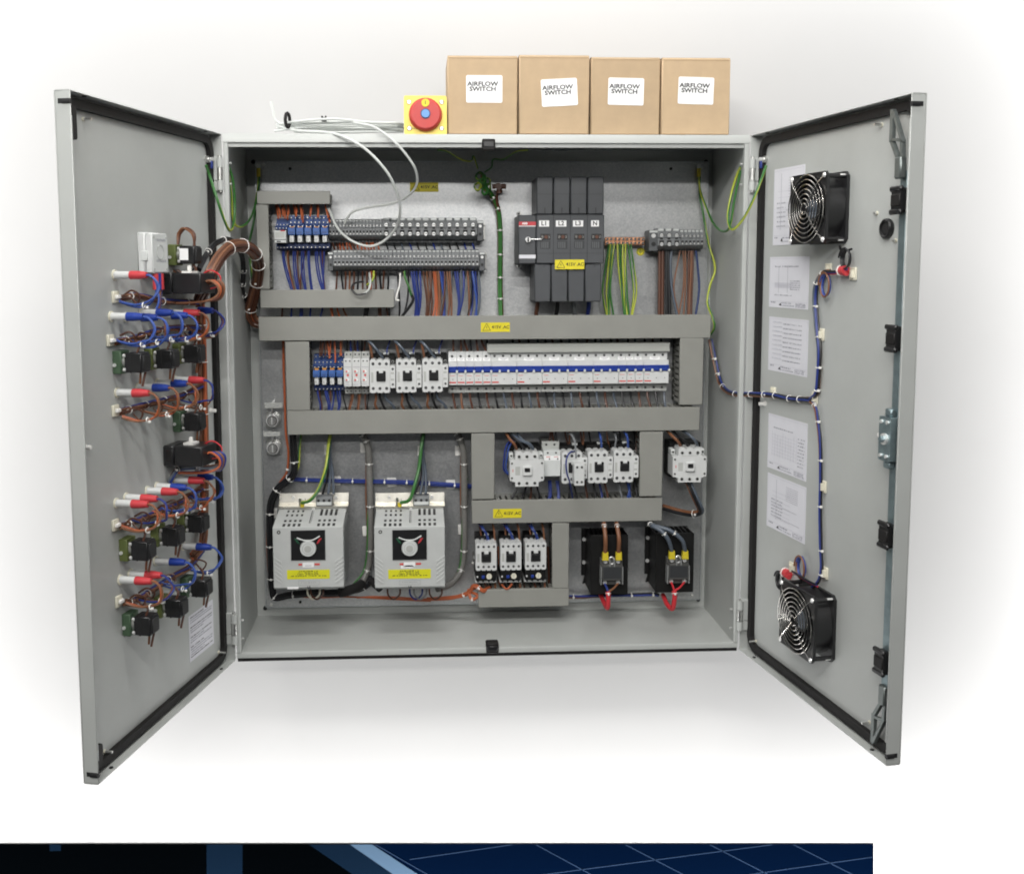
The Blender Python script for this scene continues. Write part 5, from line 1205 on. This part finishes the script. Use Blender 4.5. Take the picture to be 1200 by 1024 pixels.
for i, x in enumerate((433.5, 464.5, 494.5)):
    w = ("left", "middle", "right")[i]
    wire("thick grey lead arching onto the %s contactor of the breaker row" % w, "grey leads onto the contactors", sl, .0030, [(x-6, 398, .165), (x+1, 402, .142), (x+9, 411, .138), (x+15, 419, .150)])
    wire("thick black lead behind the %s contactor of the breaker row" % w, "black leads onto the contactors", bk, .0030, [(x-2, 398, .18), (x+6, 408, .165), (x+9, 417, .165)])
    wire("thick brown lead onto the %s contactor of the breaker row" % w, "brown leads onto the contactors", bo, .0030, [(x-3, 397, .165), (x, 404, .152), (x+2, 414, .155), (x+3, 421, .165)])
    wire("blue wire behind the %s contactor of the breaker row" % w, "blue wires behind the contactors", bl, .0020, [(x+24, 398, .18), (x+20, 410, .175), (x+21, 419, .175)])
    for j, (k, nm, dx) in enumerate(((bo, "brown", 2), (bk, "black", 10), (sl, "grey", 20))):
        wire("thick %s lead leaving the %s contactor of the breaker row below" % (nm, w), "leads below the contactors", k, .0030, [(x+5+6*j, 455, .165), (x+6+dx*.6, 466, .155), (x+4+dx*1.1, 474, .155), (x+8+dx*1.1, 482, .165)])
hang("wire from the five single breakers up to the trunking", "wires above the single breakers", .0026, 397, 414, [(531, 531, br), (540, 540.5, br), (544, 549, br), (551, 552, bk), (558, 560, br), (564, 570, br), (571, 571, bk)], .18, .17)
hang("wire end behind the pale cover strip", "wires behind the pale cover strip", .0026, 396, 408, [(600+i*9.6+rw_.uniform(-2, 2), 602+i*9.6, (bk, br, bk, sl)[i % 4]) for i in range(19)], .19, .19)
hang("wire below the blue relays of the breaker row", "wires below the breaker row relays", .0020, 458, 483, [(372, 375.5, bl), (374, 377, br), (381, 384.5, bl), (383, 386, bl), (387, 383, br), (391, 388, bl), (395, 396, bl), (398, 396.5, bl)], .17, .165, 1)
hang("wire below the white timer modules", "wires below the timer modules", .0020, 461, 483, [(402, 407, bk), (412, 408, br), (414, 409, bo), (420, 418.5, br), (422, 419.5, bo), (428, 429, br), (432, 430, bk)], .18, .165)
cc = [br, bo, br, bk, br, bk, sl, br, bk, sl, br, bk, sl, bk, sl, br, bk, sl, br, sl, bk, bk, br, br, bk, sl]
hang("wire from the breaker row down to the lower trunking", "wires below the breakers", .0027, 458, 482, [(530.5+9.93*i-.02*i, 531.5+9.93*i+rw_.uniform(.5, 3.5), cc[i], 459, 482-.13*i) for i in range(26)], .175, .165, 0)
# lower box
def many(rows):
    for lab, grp, col, r, pts in rows: wire(lab, grp, col, r, pts)
many([("thick brown lead onto the large contactor in the trunking box", None, bo, .0033, [(593, 507, .16), (597, 514, .14), (603, 521, .135), (607, 531, .16)]),
 ("thick black lead onto the large contactor in the trunking box", None, bk, .0033, [(595, 507, .16), (603, 514, .14), (612, 522, .135), (616, 531, .16)]),
 ("two thick grey leads onto the large contactor in the trunking box", "grey leads onto the large contactor", sl, .0033, [(599, 508, .16), (608, 515, .14), (619, 520, .132), (625, 527, .15)]),
 ("two thick grey leads onto the large contactor in the trunking box", "grey leads onto the large contactor", sl, .0028, [(606, 508, .16), (614, 517, .14), (622, 521, .135), (626, 530, .15)]),
 ("blue wire looping down left of the large contactor", "blue wires left of the large contactor", bl, .0020, [(604, 511, .17), (594, 521, .15), (591, 535, .15), (590.5, 550, .155), (597, 557, .16)]),
 ("blue wire looping down left of the large contactor", "blue wires left of the large contactor", "wbluelite", .0020, [(606, 511, .17), (597, 523, .15), (594, 537, .15), (593, 550, .155), (599, 559, .16)]),
 ("blue wire draped over the contactor with the clipped-on block", "blue wires draped over the contactor", bl, .0019, [(676, 529, .15), (668, 530, .118), (663.5, 540, .112), (664.5, 555, .112), (668, 566, .125), (671, 584, .165)]),
 ("grey wire arching onto the contactor with the clipped-on block", None, gr, .0022, [(664, 507, .17), (670, 510, .145), (674, 520, .135), (675, 537, .125)]),
 ("blue wire onto the contactor right of the clipped-on block", "blue wires onto the lower contactors", "wbluelite", .0026, [(702, 506, .17), (704, 514, .14), (705, 524, .15)]),
 ("blue wire onto the contactor beside the right trunking", None, "wbluelite", .0026, [(731, 505, .17), (735, 512, .14), (736, 524, .15)]),
 ("grey wire beside the contactor near the right trunking", None, gr, .0022, [(719, 506, .17), (722, 514, .15), (720, 526, .16)])])
hang("wire above the timer without dials", "wires above the timer without dials", .0024, 505, 524, [(645, 642, br), (647, 652, br), (651, 649, bk)], .18, .175)
hang("wire at the back above the lower contactors", "wires at the back of the lower box", .0022, 505, 530, [(662, 666, br), (667, 664, bo), (680, 683, br), (684, 681, bo), (690, 692, bk), (711, 714, bo), (726, 724, bk), (742, 743, bk), (746, 745, br)], .19, .19, 1)
hang("wire below the contactors of the lower box", "wires below the lower contactors", .0026, 563, 588, [(606, 597, bk, 568, 588), (616, 609, bk, 568, 588), (622, 620, br, 568, 588), (629, 631, bk, 568, 588), (643, 642, bl), (645, 643.5, bl), (652, 653, bl), (654, 655, bl), (668, 666, bk), (672, 676, bk), (685, 688, br), (695, 698, bk), (702, 705, bl), (708, 712, br), (724, 729, gr), (735, 738, "wbluelite"), (737, 734, "wbluelite"), (744, 747, bk)], .18, .165, 1)
# right contactor
many([("thick brown lead from the lower trunking to the lone large contactor", "brown leads onto the lone contactor", bo, .0034, [(780, 503, .17), (788, 511, .14), (795, 518, .135), (799, 527, .16)]),
 ("thick black lead from the lower trunking to the lone large contactor", None, bk, .0034, [(786, 503, .17), (797, 512, .14), (804, 519, .135), (808, 527, .16)]),
 ("thick grey lead from the lower trunking to the lone large contactor", None, sl, .0034, [(798, 503, .17), (808, 510, .14), (815, 517, .135), (818, 526, .16)])])
loom("wire_loom", "thick brown, black and grey leads curling below the lone large contactor", "wire bundle", W_([(806, 563, .15), (812, 577, .14), (819, 592, .14), (821, 599, .15), (813, 602, .16), (798, 600, .18), (776, 594, .19)]), .0075, (sl, bk, bo, bk), (.68,), wr=.0036, twist=.3)
# starters
for i, x in enumerate((558, 587, 616)):
    w = ("left", "middle", "right")[i]
    wire("blue wire slanting onto the %s motor starter" % w, "blue wires onto the motor starters", bl, .0020, [(x+2, 612, .18), (x+7, 619, .15), (x+12, 627, .15), (x+13, 636, .16)])
    wire("light blue wire slanting onto the %s motor starter" % w, "light blue wires onto the motor starters", "wbluelite", .0020, [(x+6, 612, .18), (x+9, 620, .155), (x+13, 627, .155), (x+15, 634, .16)])
    wire("brown wire onto the %s motor starter" % w, "brown wires onto the motor starters", bo, .0024, [(x+19, 612, .18), (x+21, 622, .16), (x+22, 635, .165)])
    wire("brown wire behind the %s motor starter" % w, "brown wires behind the motor starters", bo, .0022, [(x+4, 612, .19), (x+5, 622, .175), (x+7, 634, .175)])
    for j in range(4): wire("dark wire below the %s motor starter" % w, "dark wires below the motor starters", (bk, br, bk, bo)[j], .0026, [(x+4+6*j, 683, .165), (x+6+5.5*j, 688, .160), (x+4+6*j, 694, .17)])
hang("wire at the back between the motor starters", "wires between the motor starters", .0022, 640, 692, [(584, 585, og), (586, 584, br), (613, 614, br), (642, 643, br), (644, 645, bk)], .19, .19, 1)
loom("wire_loom", "bright orange wires bunched left of the motor starters", "wire bundle", W_([(500, 702, .175), (530, 700, .17), (548, 695, .16), (556, 686, .15), (566, 692, .14), (575, 688, .165)]), .0048, (og, og, og, og), (.35, .7), wr=.0022, twist=4)
loom("wire_loom", "orange bunch crossing below the motor starters", "wire bundle", W_([(548, 691, .165), (560, 698, .15), (553, 702, .15), (550, 692, .16), (562, 688, .16)]), .0036, (og, og, og), (.5,), wr=.0019, twist=3)
many([("single orange wire below the middle motor starter", None, og, .0024, [(588, 685, .15), (594, 690, .14), (600, 684, .15)])])
# solid state relay leads
A = LUGS
for i, (k, px) in enumerate(((0, (707, 608)), (1, (722, 608)))):
    q = W_([(*px, .165), (px[0]+1, px[1]+8, .140)]); P = q+[Vector((A[k].x-.001, A[k].y-.008, A[k].z+.03)), A[k]]
    t = thing("brown_cable", "thick brown cable down to the %s lug of the brown-wired relay" % ("left", "right")[i], "cable", tuple(P[0]), CAB, "brown cables of the solid state relay")
    tubeobj("cable", t, [p-P[0] for p in P], .0046, "brownlite", 10, 6); f = frames(spline(P)); g = f[int(len(f)*.36)]; tie(t, (g[0]-P[0], g[1], g[2], g[3]), .0056)
for i, k in enumerate((4, 5)):
    P = W_([(764, 604, .175), (762, 614, .145), (775+9*i, 622-i*1, .125)])+[Vector((A[k].x-.010, A[k].y-.010, A[k].z+.026)), A[k]]
    t = thing("grey_cable", "thick grey cable down to the %s lug of the grey-wired relay" % ("left", "right")[i], "cable", tuple(P[0]), CAB, "grey cables of the solid state relay")
    tubeobj("cable", t, [p-P[0] for p in P], .0044, "wslate", 10, 6); f = frames(spline(P))
    for u in (.26, .58): g = f[int(len(f)*u)]; tie(t, (g[0]-P[0], g[1], g[2], g[3]), .0054)
def redloop(k0, k1, pts, lab, cols):
    P = W_(pts); o = P[0]; t = thing("red_sleeve", lab, "red sleeve", tuple(o), CAB, "red sleeves under the solid state relays")
    tubeobj("sleeve", t, [p-o for p in P], .0050, "wred", 12, 6)
    for k, c in ((k0, cols[0]), (k1, cols[1])): tubeobj("wire", t, [A[k]-o, (A[k]-o)*.45+Vector((0, -.006, 0)), Vector((0, 0, 0))], .0022, c)
    f = frames(spline(P))[2]; tie(t, (f[0]-o, f[1], f[2], f[3]), .0058)
redloop(2, 3, [(712.5, 693, .115), (712.8, 700, .112), (712, 712, .118), (708, 706, .15), (704, 697, .18)], "red sleeve hanging straight below the brown-wired relay", ("wblue", "brownlite"))
redloop(6, 7, [(790, 692, .115), (790.5, 701, .112), (788, 713, .118), (782, 708, .14), (777, 697, .18)], "red sleeve curling in a hook below the grey-wired relay", ("wred", "wred"))
loom("wire_loom", "dark violet loom passing behind the two black heat sinks", "wire bundle", W_([(664, 699, .205), (680, 699, .205), (700, 698, .21), (740, 697, .205), (765, 696, .205), (772, 697, .205)]), .0046, (bl, br, bk), (.12, .6, .8))
# drive cabling
for i, (x, dx) in enumerate(((388, 0), (497, 0))):
    w = ("left", "right")[i]; s = (353.5, 469.5)[i]; tx = (384, 492)[i]
    wire("thick green and yellow earth cable onto the %s drive" % w, "earth cables of the drives", GY, .0040, [(x, 506, .19), (x-3, 522, .18), (x-6, 548, .165), (x-14 if i == 0 else x-12, 572, .15), (s+10, 586, .145), (s, 589, .155)])
    for j, k in enumerate((bk, sl, sl)):
        wire("%s supply lead onto the %s drive" % (("black", "grey", "grey")[j], w), "supply leads of the drives", k, .0030, [(x-2+j, 507, .2), (x-4+j*1.5, 530, .195), (x-4+j*3, 556, .185), (tx-6+j*6.5, 579, .165)])
loom("wire_loom", "blue loom running level above the two drives", "wire bundle", W_([(338, 561, .212), (352, 562, .212), (380, 563, .212), (430, 564, .212), (470, 565, .212), (510, 567, .212), (556, 570, .212)]), .0052, (bl, bl, "wbluelite", bl), (.06, .24, .38, .46, .60, .72, .82, .94), twist=.6)
for i, (px, py) in enumerate(((394, 563.5), (459, 565), (528, 567.5))):
    p = at(px, py, PL); t = thing("tie_base", "white tie base behind the level blue loom, %s of three" % ("left", "middle", "right")[i], "cable tie base", p, CAB, "tie bases behind the blue loom")
    one("base_plate", t, lambda b: b.box(-.010, .010, -.003, 0, -.010, .010, "tie", .001))
def sheathed(label, pts, r, ties, gp=None):
    P = W_(pts); t = loom("motor_cable", label, "cable", P, r, (), ties, gp, sheath="sheath"); return t
s1 = sheathed("grey screened motor cable between the two drives", [(422, 505, .20), (428, 515, .198), (432, 530, .198), (433, 560, .198), (434, 600, .198), (434, 640, .198), (431, 665, .195), (424, 682, .18), (412, 692, .155), (400, 695, .13)], .0072, (.06, .14, .28, .44, .58, .7), "screened motor cables")
s2 = sheathed("grey screened motor cable right of the right drive", [(532, 505, .20), (538, 512, .198), (543, 530, .198), (544, 560, .198), (544, 600, .198), (544, 640, .198), (541, 665, .195), (534, 678, .18), (524, 686, .165), (512, 690, .15)], .0072, (.06, .14, .28, .44, .58, .7), "screened motor cables")
for x, grp in ((428.5, "left"), (539.5, "right")):
    wire("brown wire strapped beside the %s screened cable" % grp, None, bo, .0024, [(x, 508, .205), (x+1, 540, .205), (x+.5, 580, .205), (x+2, 620, .205), (x+1, 660, .205)])
    wire("green earth wire along the %s screened cable" % grp, None, "wgreen", .0024, [(x+8, 560, .2), (x+3, 600, .195), (x+2, 640, .195), (x-2, 668, .19), (x-16, 686, .17)])
loom("wire_loom", "thick black loom bending down the left edge beside the drive", "wire bundle", W_([(343, 508, .19), (344, 530, .185), (345, 552, .18), (338, 562, .19), (326, 572, .195), (318, 588, .2), (316.5, 610, .2), (317, 640, .2), (318, 670, .2), (319, 690, .2), (323, 700, .2), (340, 697, .195), (365, 695, .19), (390, 695, .185), (412, 692, .18), (428, 686, .18), (436, 676, .19)]), .0082, (bk, bk, bk, bl, bk, bk), (.1, .18, .27, .36, .44, .53, .62, .7, .76, .86, .93), twist=1)
wire("green and yellow earth wire tucked into the black loom", None, GY, .0026, [(353, 507, .195), (351, 525, .19), (350, 545, .185), (345, 557, .182), (339, 558, .185)])
loom("wire_loom", "orange wires running down left of the lower trunking", "wire bundle", W_([(332, 398, .195), (332.5, 430, .195), (334, 470, .19), (335, 505, .18), (338, 530, .185), (336, 553, .19), (327, 567, .2), (315.5, 590, .205), (313.5, 630, .208), (315, 670, .208)]), .0030, (og, og, "brownlite"), (.55,), wr=.0018)
wire("orange wire running along the bottom below the drives", "orange wires along the bottom", og, .0024, [(418, 700, .19), (440, 699, .185), (470, 700, .185), (500, 702, .18), (530, 701, .18), (548, 697, .175)])
wire("orange wire running along the bottom below the drives", "orange wires along the bottom", og, .0024, [(355, 699, .19), (375, 700, .188), (400, 699, .188), (430, 700, .188), (465, 702, .185), (505, 704, .18)])
for i, (x, c) in enumerate(((367, "cream"), (371, "brown"), (461, "brown"), (487, "wblue"), (492, "wgrey"), (510, "brown"))):
    wire("%s wire loop peeping out below the %s drive" % (("cream", "brown", "brown", "blue", "grey", "brown")[i], "left" if i < 2 else "right"), None if i != 2 and i != 5 else "brown loops below the right drive", c, .0022, [(x-7, 690, .12), (x-6, 697, .12), (x, 702, .12), (x+7, 697, .125), (x+8, 690, .13)])
loom("motor_cable", "black sleeved cable end at the foot of the left drive", "cable", W_([(398, 694, .12), (404, 693, .125), (416, 689, .14), (424, 684, .16)]), .0105, (), (), sheath="rubber")
loom("motor_cable", "black sleeved cable end leaning against the right drive", "cable", W_([(435, 680, .15), (440, 685, .14), (446, 690, .13)]), .008, (), (), sheath="rubber")
# earth straps at the doors and the middle loom
def strap(side, lug_d, F, pts_out, label, grp):
    P = [F @ at(*lug_d, SKIN-.012, F)]+W_(pts_out); o = P[0]
    t = thing("earth_strap", label, "earth wire", tuple(o), CAB, grp); tubeobj("wire", t, [p-o for p in P], .0026, GY, 8, 6)
    M0 = F @ Matrix.Translation(at(lug_d[0], lug_d[1]-7, SKIN, F))
    l = one("ring_lug", t, lambda b: (b.cyl((0, 0, 0), .007, -.006, "zincbolt", n=6), b.cyl((0, -.006, 0), .0038, -.008, "chrome", n=8), b.box(-.003, .003, -.013, -.009, -.017, -.003, "wblue", .001), b.box(-.0035, .0035, -.010, -.008, -.006, .004, "zincbolt")))
    l.matrix_world = M0; l.location = M0.translation-o; l.rotation_euler = M0.to_euler()
strap("l", (241.5, 194), LD, [(246, 207, -.03), (254, 232, -.045), (262, 256, -.03), (269, 270, .0), (274, 262, .035), (275, 240, .045), (273, 212, .04), (267, 192, .03)], "green and yellow earth strap looping from the left door", "door earth straps")
strap("r", (898, 194), RD, [(893, 208, -.04), (882, 236, -.04), (870, 258, -.01), (858, 269, .02), (853, 255, .05), (857, 228, .06), (864, 204, .05), (868, 196, .04)], "green and yellow earth strap looping from the right door", "door earth straps")
many([("green and yellow wire inside the left wall, hanging in a bow", None, GY, .0026, [(303, 206, .21), (302, 222, .2), (298, 245, .17), (290, 261, .12), (280, 266, .07), (273, 258, .05), (271, 230, .045), (267, 200, .03)]),
 ("green and yellow wire dropping down the left edge behind the trunking", None, GY, .0026, [(304, 206, .21), (302, 230, .205), (297, 262, .2), (292, 290, .2), (296, 330, .2)]),
 ("green and yellow wire inside the right wall, hanging in a bow", None, GY, .0026, [(819, 206, .21), (821, 225, .2), (828, 244, .18), (836, 262, .15), (846, 271, .1), (855, 266, .06), (861, 232, .05), (868, 200, .04)]),
 ("long green and yellow wire snaking down the right edge", None, GY, .0026, [(820, 206, .21), (820, 228, .205), (824, 250, .2), (830, 285, .19), (838, 314, .18), (832, 335, .18), (829, 355, .17), (835, 372, .15), (837, 384, .15), (831, 395, .17)])])
for px, lab in ((303, "yellow crimp lug at the top left of the plate"), (819, "yellow crimp lug at the top right of the plate")):
    p = at(px, 203, .21); t = thing("crimp_lug", lab, "crimp lug", p); one("sleeve", t, lambda b: (b.cyl((0, 0, -.008), .0042, .018, "lug", 'z', 10), b.box(-.004, .004, -.001, .001, .009, .018, "zincbolt")))
loom("wire_loom", "upright green and brown loom strapped to the plate in the middle", "wire bundle", W_([(566, 205, .17), (568, 218, .18), (578, 232, .195), (584, 248, .205), (586, 275, .21), (586, 310, .21), (586, 340, .21), (587, 371, .2)]), .0060, ("wgreen", "wgreen", "brown", "wgreen", "brown"), (.3, .42, .55, .68, .8, .92), wr=.0026, twist=.4)
t = loom("wire_loom", "brown wire strand with a plug end, top middle", "wire bundle", W_([(585, 221, .18), (582, 232, .19), (585, 248, .203)]), .0036, ("brown",), ())
one("plug_end", t, lambda b: (b.cyl((-.014, 0, .004), .0052, .028, "brown", 'x', 10), b.cyl((0, 0, -.010), .006, .014, "brown", 'z', 10), b.cyl((-.002, -.004, .004), .007, -.003, "brown", n=12)))
kn_ = random.Random(14)
for i, (x, y, rr) in enumerate(((560, 219, .007), (568, 224, .0065), (566, 212, .006), (562, 207, .008), (571, 213, .006))):
    P = [at(x, y, .155+.007*i)+Vector((rr*math.cos(R(55*k))*kn_.uniform(.7, 1.25), .004*math.sin(R(90*k)), rr*math.sin(R(55*k))*kn_.uniform(.7, 1.3))) for k in range(14)]
    P.append(at(574+kn_.uniform(-2, 2), 229, .19)); o = P[0].copy()
    w = tubeobj("wire_curl", None, [p-o for p in P], .0019, GY if i != 1 else "wgreen"); w.location = o; tag(w, "curl of green wire in the knot at the top of the middle loom", "wire", "curled wires at the top middle")
many([("thin green and yellow wire from the ceiling, left of the middle loom", None, GY, .0018, [(513, 176, .08), (524, 178, .10), (540, 187, .13), (552, 189, .15), (555, 183, .16), (560, 198, .17)]), ("thin green and yellow wire from the ceiling, right of the middle loom", None, GY, .0018, [(619, 176, .08), (605, 178, .10), (590, 187, .13), (578, 187, .15), (576, 196, .16), (568, 202, .17)])])
one("ceiling_stud", cab, side_studs, loc=(at(513, 175, .08).x, .08, H-T)); one("ceiling_stud", cab, side_studs, loc=(at(619, 175, .08).x, .08, H-T))
# bundles bridging the left door and the cabinet
P = lw([(234, 352, .020), (240, 338, .035), (247, 320, .06)])+W_([(257, 302, -.10), (270, 290, -.05), (284, 288, .0), (295, 293, .05), (302, 305, .10), (302, 325, .14), (297, 348, .17), (293, 365, .19), (298, 376, .2), (306, 379, .2)])
loom("wire_loom", "fat brown and orange loom bridging the left door and the cabinet", "wire bundle", P, .0120, (og, bo, br, bo, br, og, br, bo, br, br, bo, br), (.10, .32, .42, .55, .62, .70, .82), wr=.0036, twist=.8)
P = lw([(233, 316, .045), (237, 308, .045)])+W_([(243, 297, -.13), (252, 286, -.09), (266, 281, -.03), (277, 288, .02), (284, 303, .08), (285, 325, .12), (284, 340, .15), (288, 352, .18), (300, 362, .2)])
loom("wire_loom", "thinner black loom bridging the left door and the cabinet", "wire bundle", P, .0058, (bk, bk, bk, bk), (.22, .38, .5, .68, .76, .85), twist=.6)
wire("thin black wire coil hanging over the second trunking", None, bk, .0022, [(434, 325, .17), (433, 338, .14), (428, 344, .135), (418, 345, .135), (412, 338, .14), (416, 332, .15), (426, 330, .16)])
wire("grey cable tail hanging over the second trunking", None, "cablegrey", .0024, [(433, 320, .18), (434, 332, .14), (431, 341, .135), (425, 345, .137)])
wire("black cable with ferrule right of the second trunking", None, bk, .0036, [(482, 345, .17), (484, 352, .165), (478, 362, .17), (470, 372, .18)])
wire("green and yellow wire with yellow ferrule below the second terminal row", "green and yellow wires below the second terminal row", GY, .0026, [(474, 318, .17), (475, 326, .165), (479, 336, .16), (482, 346, .165)])
wire("green and yellow wire with yellow ferrule below the second terminal row", "green and yellow wires below the second terminal row", ("wyellow", "wgreen"), .0026, [(438, 318, .17), (438, 325, .16), (435, 331, .155), (430, 334, .16)])
wire("white cable tail right of the second trunking", None, "tie", .0020, [(469, 320, .17), (468, 335, .165), (464, 350, .16), (468, 352, .16)])
# white tie bases beside the screened cables
for i, (px, py) in enumerate(((426, 524.5), (537, 528), (428.5, 622), (540.5, 620), (384, 527), (493, 528), (321, 601), (553, 270))):
    if i == 7: continue
    p = at(px, py, PL); t = thing("tie_base", ("white tie base at the top of the left screened cable", "white tie base at the top of the right screened cable", "white tie base low on the left screened cable", "white tie base low on the right screened cable", "white tie base behind the left earth cable", "white tie base behind the right earth cable", "white tie base behind the bend of the black loom")[i], "cable tie base", p, CAB, "white tie bases on the plate")
    one("base_plate", t, lambda b: b.box(-.007, .007, -.003, 0, -.011, .011, "tie", .001))

# ------------------------------------------------------------------ navy page banner strip, not part of the place, built as a flat print
yw = .2605
x0, x1, z0, z1 = rect(-90, 989, 1024, 1075, yw); h = z1-z0; w = x1-x0
t = thing("page_banner_strip", "dark navy page banner strip with pale tile lines, set along the wall bottom", "banner", (x0, yw, z0))
def fx(px, py): q = at(px, py, yw-.003); return (q.x-x0, q.z-z0)
one("board", t, lambda b: b.prism([fx(-90, 989), fx(420, 989), fx(420, 1075), fx(-90, 1075)], -.0012, .001, "navyblack"))
one("board", t, lambda b: b.prism([fx(420.2, 989), fx(1024, 989), fx(1024, 1075), fx(420.2, 1075)], -.0012, .001, "navy"))
def pol(pts, mt, y): return lambda b: b.prism([fx(*p) for p in pts], y-.0003, y, mt)
one("printed_upright", t, pol([(242, 989.3), (284, 989.3), (284, 1070), (242, 1070)], "navyblue", -.0013)); one("printed_upright", t, pol([(58, 989.3), (71, 989.3), (71, 997), (58, 997)], "navyblue", -.0013))
one("printed_beam", t, pol([(362, 989.3), (410, 989.3), (540, 1070), (480, 1070)], "navyblue", -.0015)); one("printed_beam", t, pol([(410, 989.3), (436, 989.3), (560, 1070), (527, 1070)], "skyline", -.0018))
for p0, p1 in (((440, 989.5), (580, 1070)), ((480, 1007), (600, 989.5)), ((520, 1040), (905, 989.5)), ((700, 1050), (1023, 1004)), ((628, 989.5), (740, 1050)), ((733, 989.5), (850, 1050)), ((832, 989.5), (950, 1050)), ((930, 989.5), (1022, 1036))):
    d = Vector((p1[0]-p0[0], p1[1]-p0[1])); n = Vector((-d.y, d.x)).normalized()*.5
    one("printed_line", t, pol([(p0[0]+n.x, p0[1]+n.y), (p1[0]+n.x, p1[1]+n.y), (p1[0]-n.x, p1[1]-n.y), (p0[0]-n.x, p0[1]-n.y)], "lineblue", -.0018))
